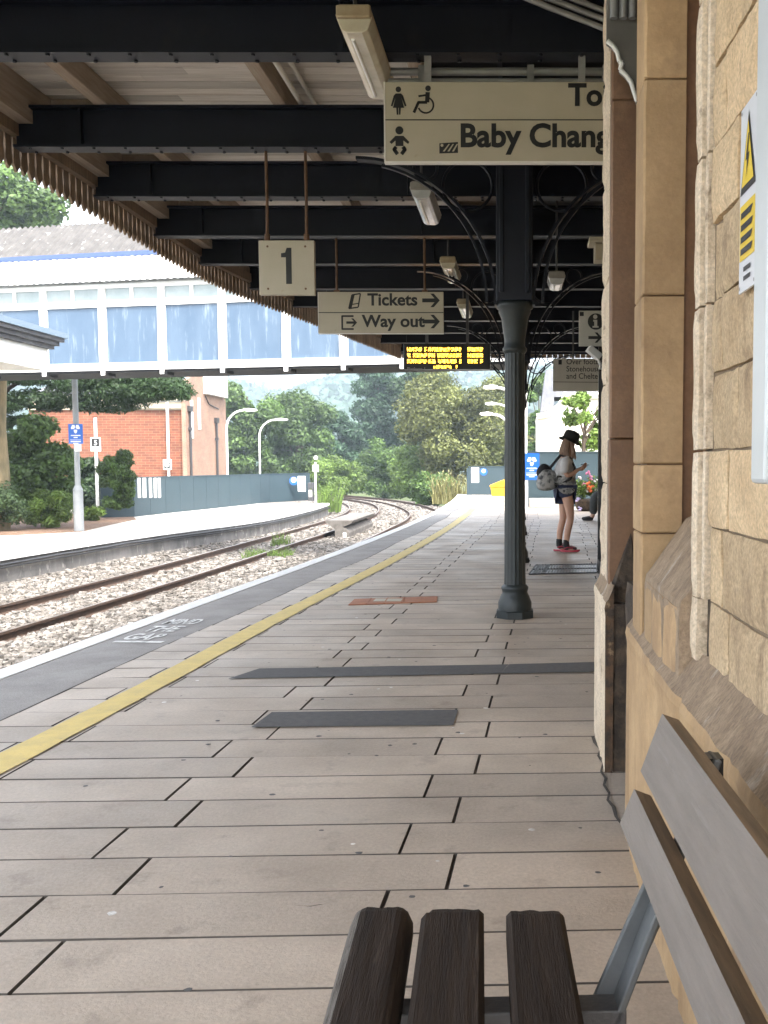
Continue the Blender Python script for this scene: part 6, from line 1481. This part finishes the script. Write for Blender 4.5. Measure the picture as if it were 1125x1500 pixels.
tree('bushy green tree directly right of the brick gable', 'tree', 'leafy_tree', 314, 412, 512, 740, 82, M['leaf_mid'], 22000, .17, 30, 16, -1.6, tg)
tree('spreading mid green tree behind the second lamp post', 'tree', 'leafy_tree', 376, 502, 556, 745, 88, M['leaf_mid'], 28000, .17, 36, 18, -1.6, tg)
tree('pale green tree in the middle distance above the track bend', 'tree', 'leafy_tree', 440, 528, 566, 735, 98, M['leaf_blue'], 17000, .19, 28, 20, -1.6, tg)
tree('tall dark blue green tree rising in the centre above the track', 'tree', 'leafy_tree', 498, 600, 490, 720, 104, M['leaf_blue'], 26000, .18, 36, 22, -1.6, tg)
tree('dark rounded tree just right of the tall central one', 'tree', 'leafy_tree', 570, 660, 500, 690, 98, M['leaf_dark'], 22000, .18, 30, 24, -1.6, tg)
tree('olive yellow tree filling the gap left of the iron column', 'tree', 'leafy_tree', 588, 738, 528, 720, 72, M['leaf_olive'], 38000, .125, 40, 26, -1.6, tg)
tree('olive tree behind the iron column', 'tree', 'leafy_tree', 690, 800, 530, 720, 76, M['leaf_olive'], 24000, .14, 30, 28, -1.6, tg)
tree('green tree between the lamp post and the pale stone building', 'tree', 'leafy_tree', 764, 815, 520, 700, 68, M['leaf_mid'], 15000, .14, 24, 30, -1.6, tg)
tree('small thin leaved tree in front of the pale stone building', 'tree', 'small_tree', 812, 905, 555, 668, 33, M['leaf_fresh'], 1900, .09, 26, 32, 0, depth=1.2, cs=(.14, .26))
bush_g = 'scrub on the bank beyond the track bend'
for k, (x0, x1, pt, pb3, Y, lf, n_, lab) in enumerate((
    (452, 540, 668, 736, 80, 'leaf_fresh', 6000, 'bright green scrub left of the bend, beside the slim white post'),
    (520, 600, 640, 734, 84, 'leaf_mid', 7000, 'tall mid green scrub straight above the bend of the track'),
    (560, 650, 655, 734, 76, 'leaf_fresh', 7000, 'light green scrub at the right of the track bend'),
    (600, 668, 690, 740, 62, 'leaf_mid', 4500, 'low scrub beside the end of the near platform'))):
    tree(lab, 'bush', 'scrub_bush', x0, x1, pt, pb3, Y, M[lf], n_ * 2, .12, 26, 40 + k, -1.6, bush_g, trunk=False, depth=4)
def stalks(label, px0, px1, pt, pb, Y, n, seed, m, name='tall_weeds', z0=None, flowers=None, squash=1.0):
    g = random.Random(seed); a, b = at_y(px0, pb, Y), at_y(px1, pt, Y); zb = a.z if z0 is None else z0; t = T(name, label, 'plant', ((a.x+b.x)/2, Y, zb)); V = []
    for k in range(n):
        x = g.uniform(a.x, b.x); y = Y + g.uniform(-.6, .6); h = (b.z - zb) * g.uniform(.45, 1) ; lx, ly = g.uniform(-.35, .35) * h, g.uniform(-.2, .2) * h; w_ = h * .018 + .006
        pts = [Vector((x + lx * q * q, y + ly * q * q, zb + h * (q - .12 * q * q))) for q in (0, .35, .7, 1)]
        for i_ in range(3):
            w0, w1 = w_ * (1 - .3 * i_), w_ * (1 - .3 * (i_ + 1)); V.append([pts[i_] - Vector((w0, 0, 0)), pts[i_] + Vector((w0, 0, 0)), pts[i_+1] + Vector((w1, 0, 0)), pts[i_+1] - Vector((w1, 0, 0))])
        for q in range(4):
            c = pts[g.choice((1, 2, 2, 3))]; d_ = Vector((g.uniform(-1, 1), g.uniform(-1, 1), g.uniform(-.2, .9))).normalized() * h * .13; s_ = d_.cross(Vector((0, 0, 1))).normalized() * h * .02 if d_.cross(Vector((0, 0, 1))).length > 1e-4 else Vector((.01, 0, 0)); V.append([c, c + d_ * .5 + s_, c + d_, c + d_ * .5 - s_])
    V = np.array([[list(p) for p in q] for q in V]); V[:, :, 2] = zb + (V[:, :, 2] - zb) * squash
    if 'tuft' in name: t['kind'] = 'stuff'
    quads_object('stems', V, np.array([g.random() for _ in range(len(V))]), m, t)
    if flowers:
        mb = MB()
        for k in range(flowers[1]): ell(mb, (g.uniform(a.x, b.x), Y + g.uniform(-.5, .5), zb + (b.z - zb) * g.uniform(.6, .95)), (.06, .06, .12), n=6, k=5)
        mb.build('flowers', M[flowers[0]], t)
    return t
stalks('tall straw coloured weeds at the end of the near platform', 634, 688, 683, 738, 43, 150, 3, M['weed'])
stalks('tall green weeds at the end of the far platform', 466, 497, 700, 750, 49.5, 110, 5, M['leaf_fresh'])
stalks('patch of bright grass between the rails of the far track', 362, 430, 789, 803, 27, 260, 7, M['leaf_fresh'], 'grass_tuft', RT - .2, squash=.6)
stalks('low green weed growing beside the far platform wall', 395, 425, 776, 787, 31, 60, 8, M['leaf_fresh'], 'grass_tuft', RT - .2)

# ------------------------------------------------------------------ air
mb = MB(); mb.box(-705, 705, -125, 1005, -3.2, 85)
hm = bpy.data.materials.new('air'); hm.use_nodes = True; nt = hm.node_tree; nt.nodes.clear()
vo = nt.nodes.new('ShaderNodeVolumePrincipled'); vo.inputs['Color'].default_value = (.74, .86, 1, 1); vo.inputs['Density'].default_value = .0009; vo.inputs['Anisotropy'].default_value = .2
out = nt.nodes.new('ShaderNodeOutputMaterial'); nt.links.new(vo.outputs[0], out.inputs['Volume'])
tag(mb.build('haze', hm), 'pale blue summer haze over the valley', 'haze', kind='stuff')
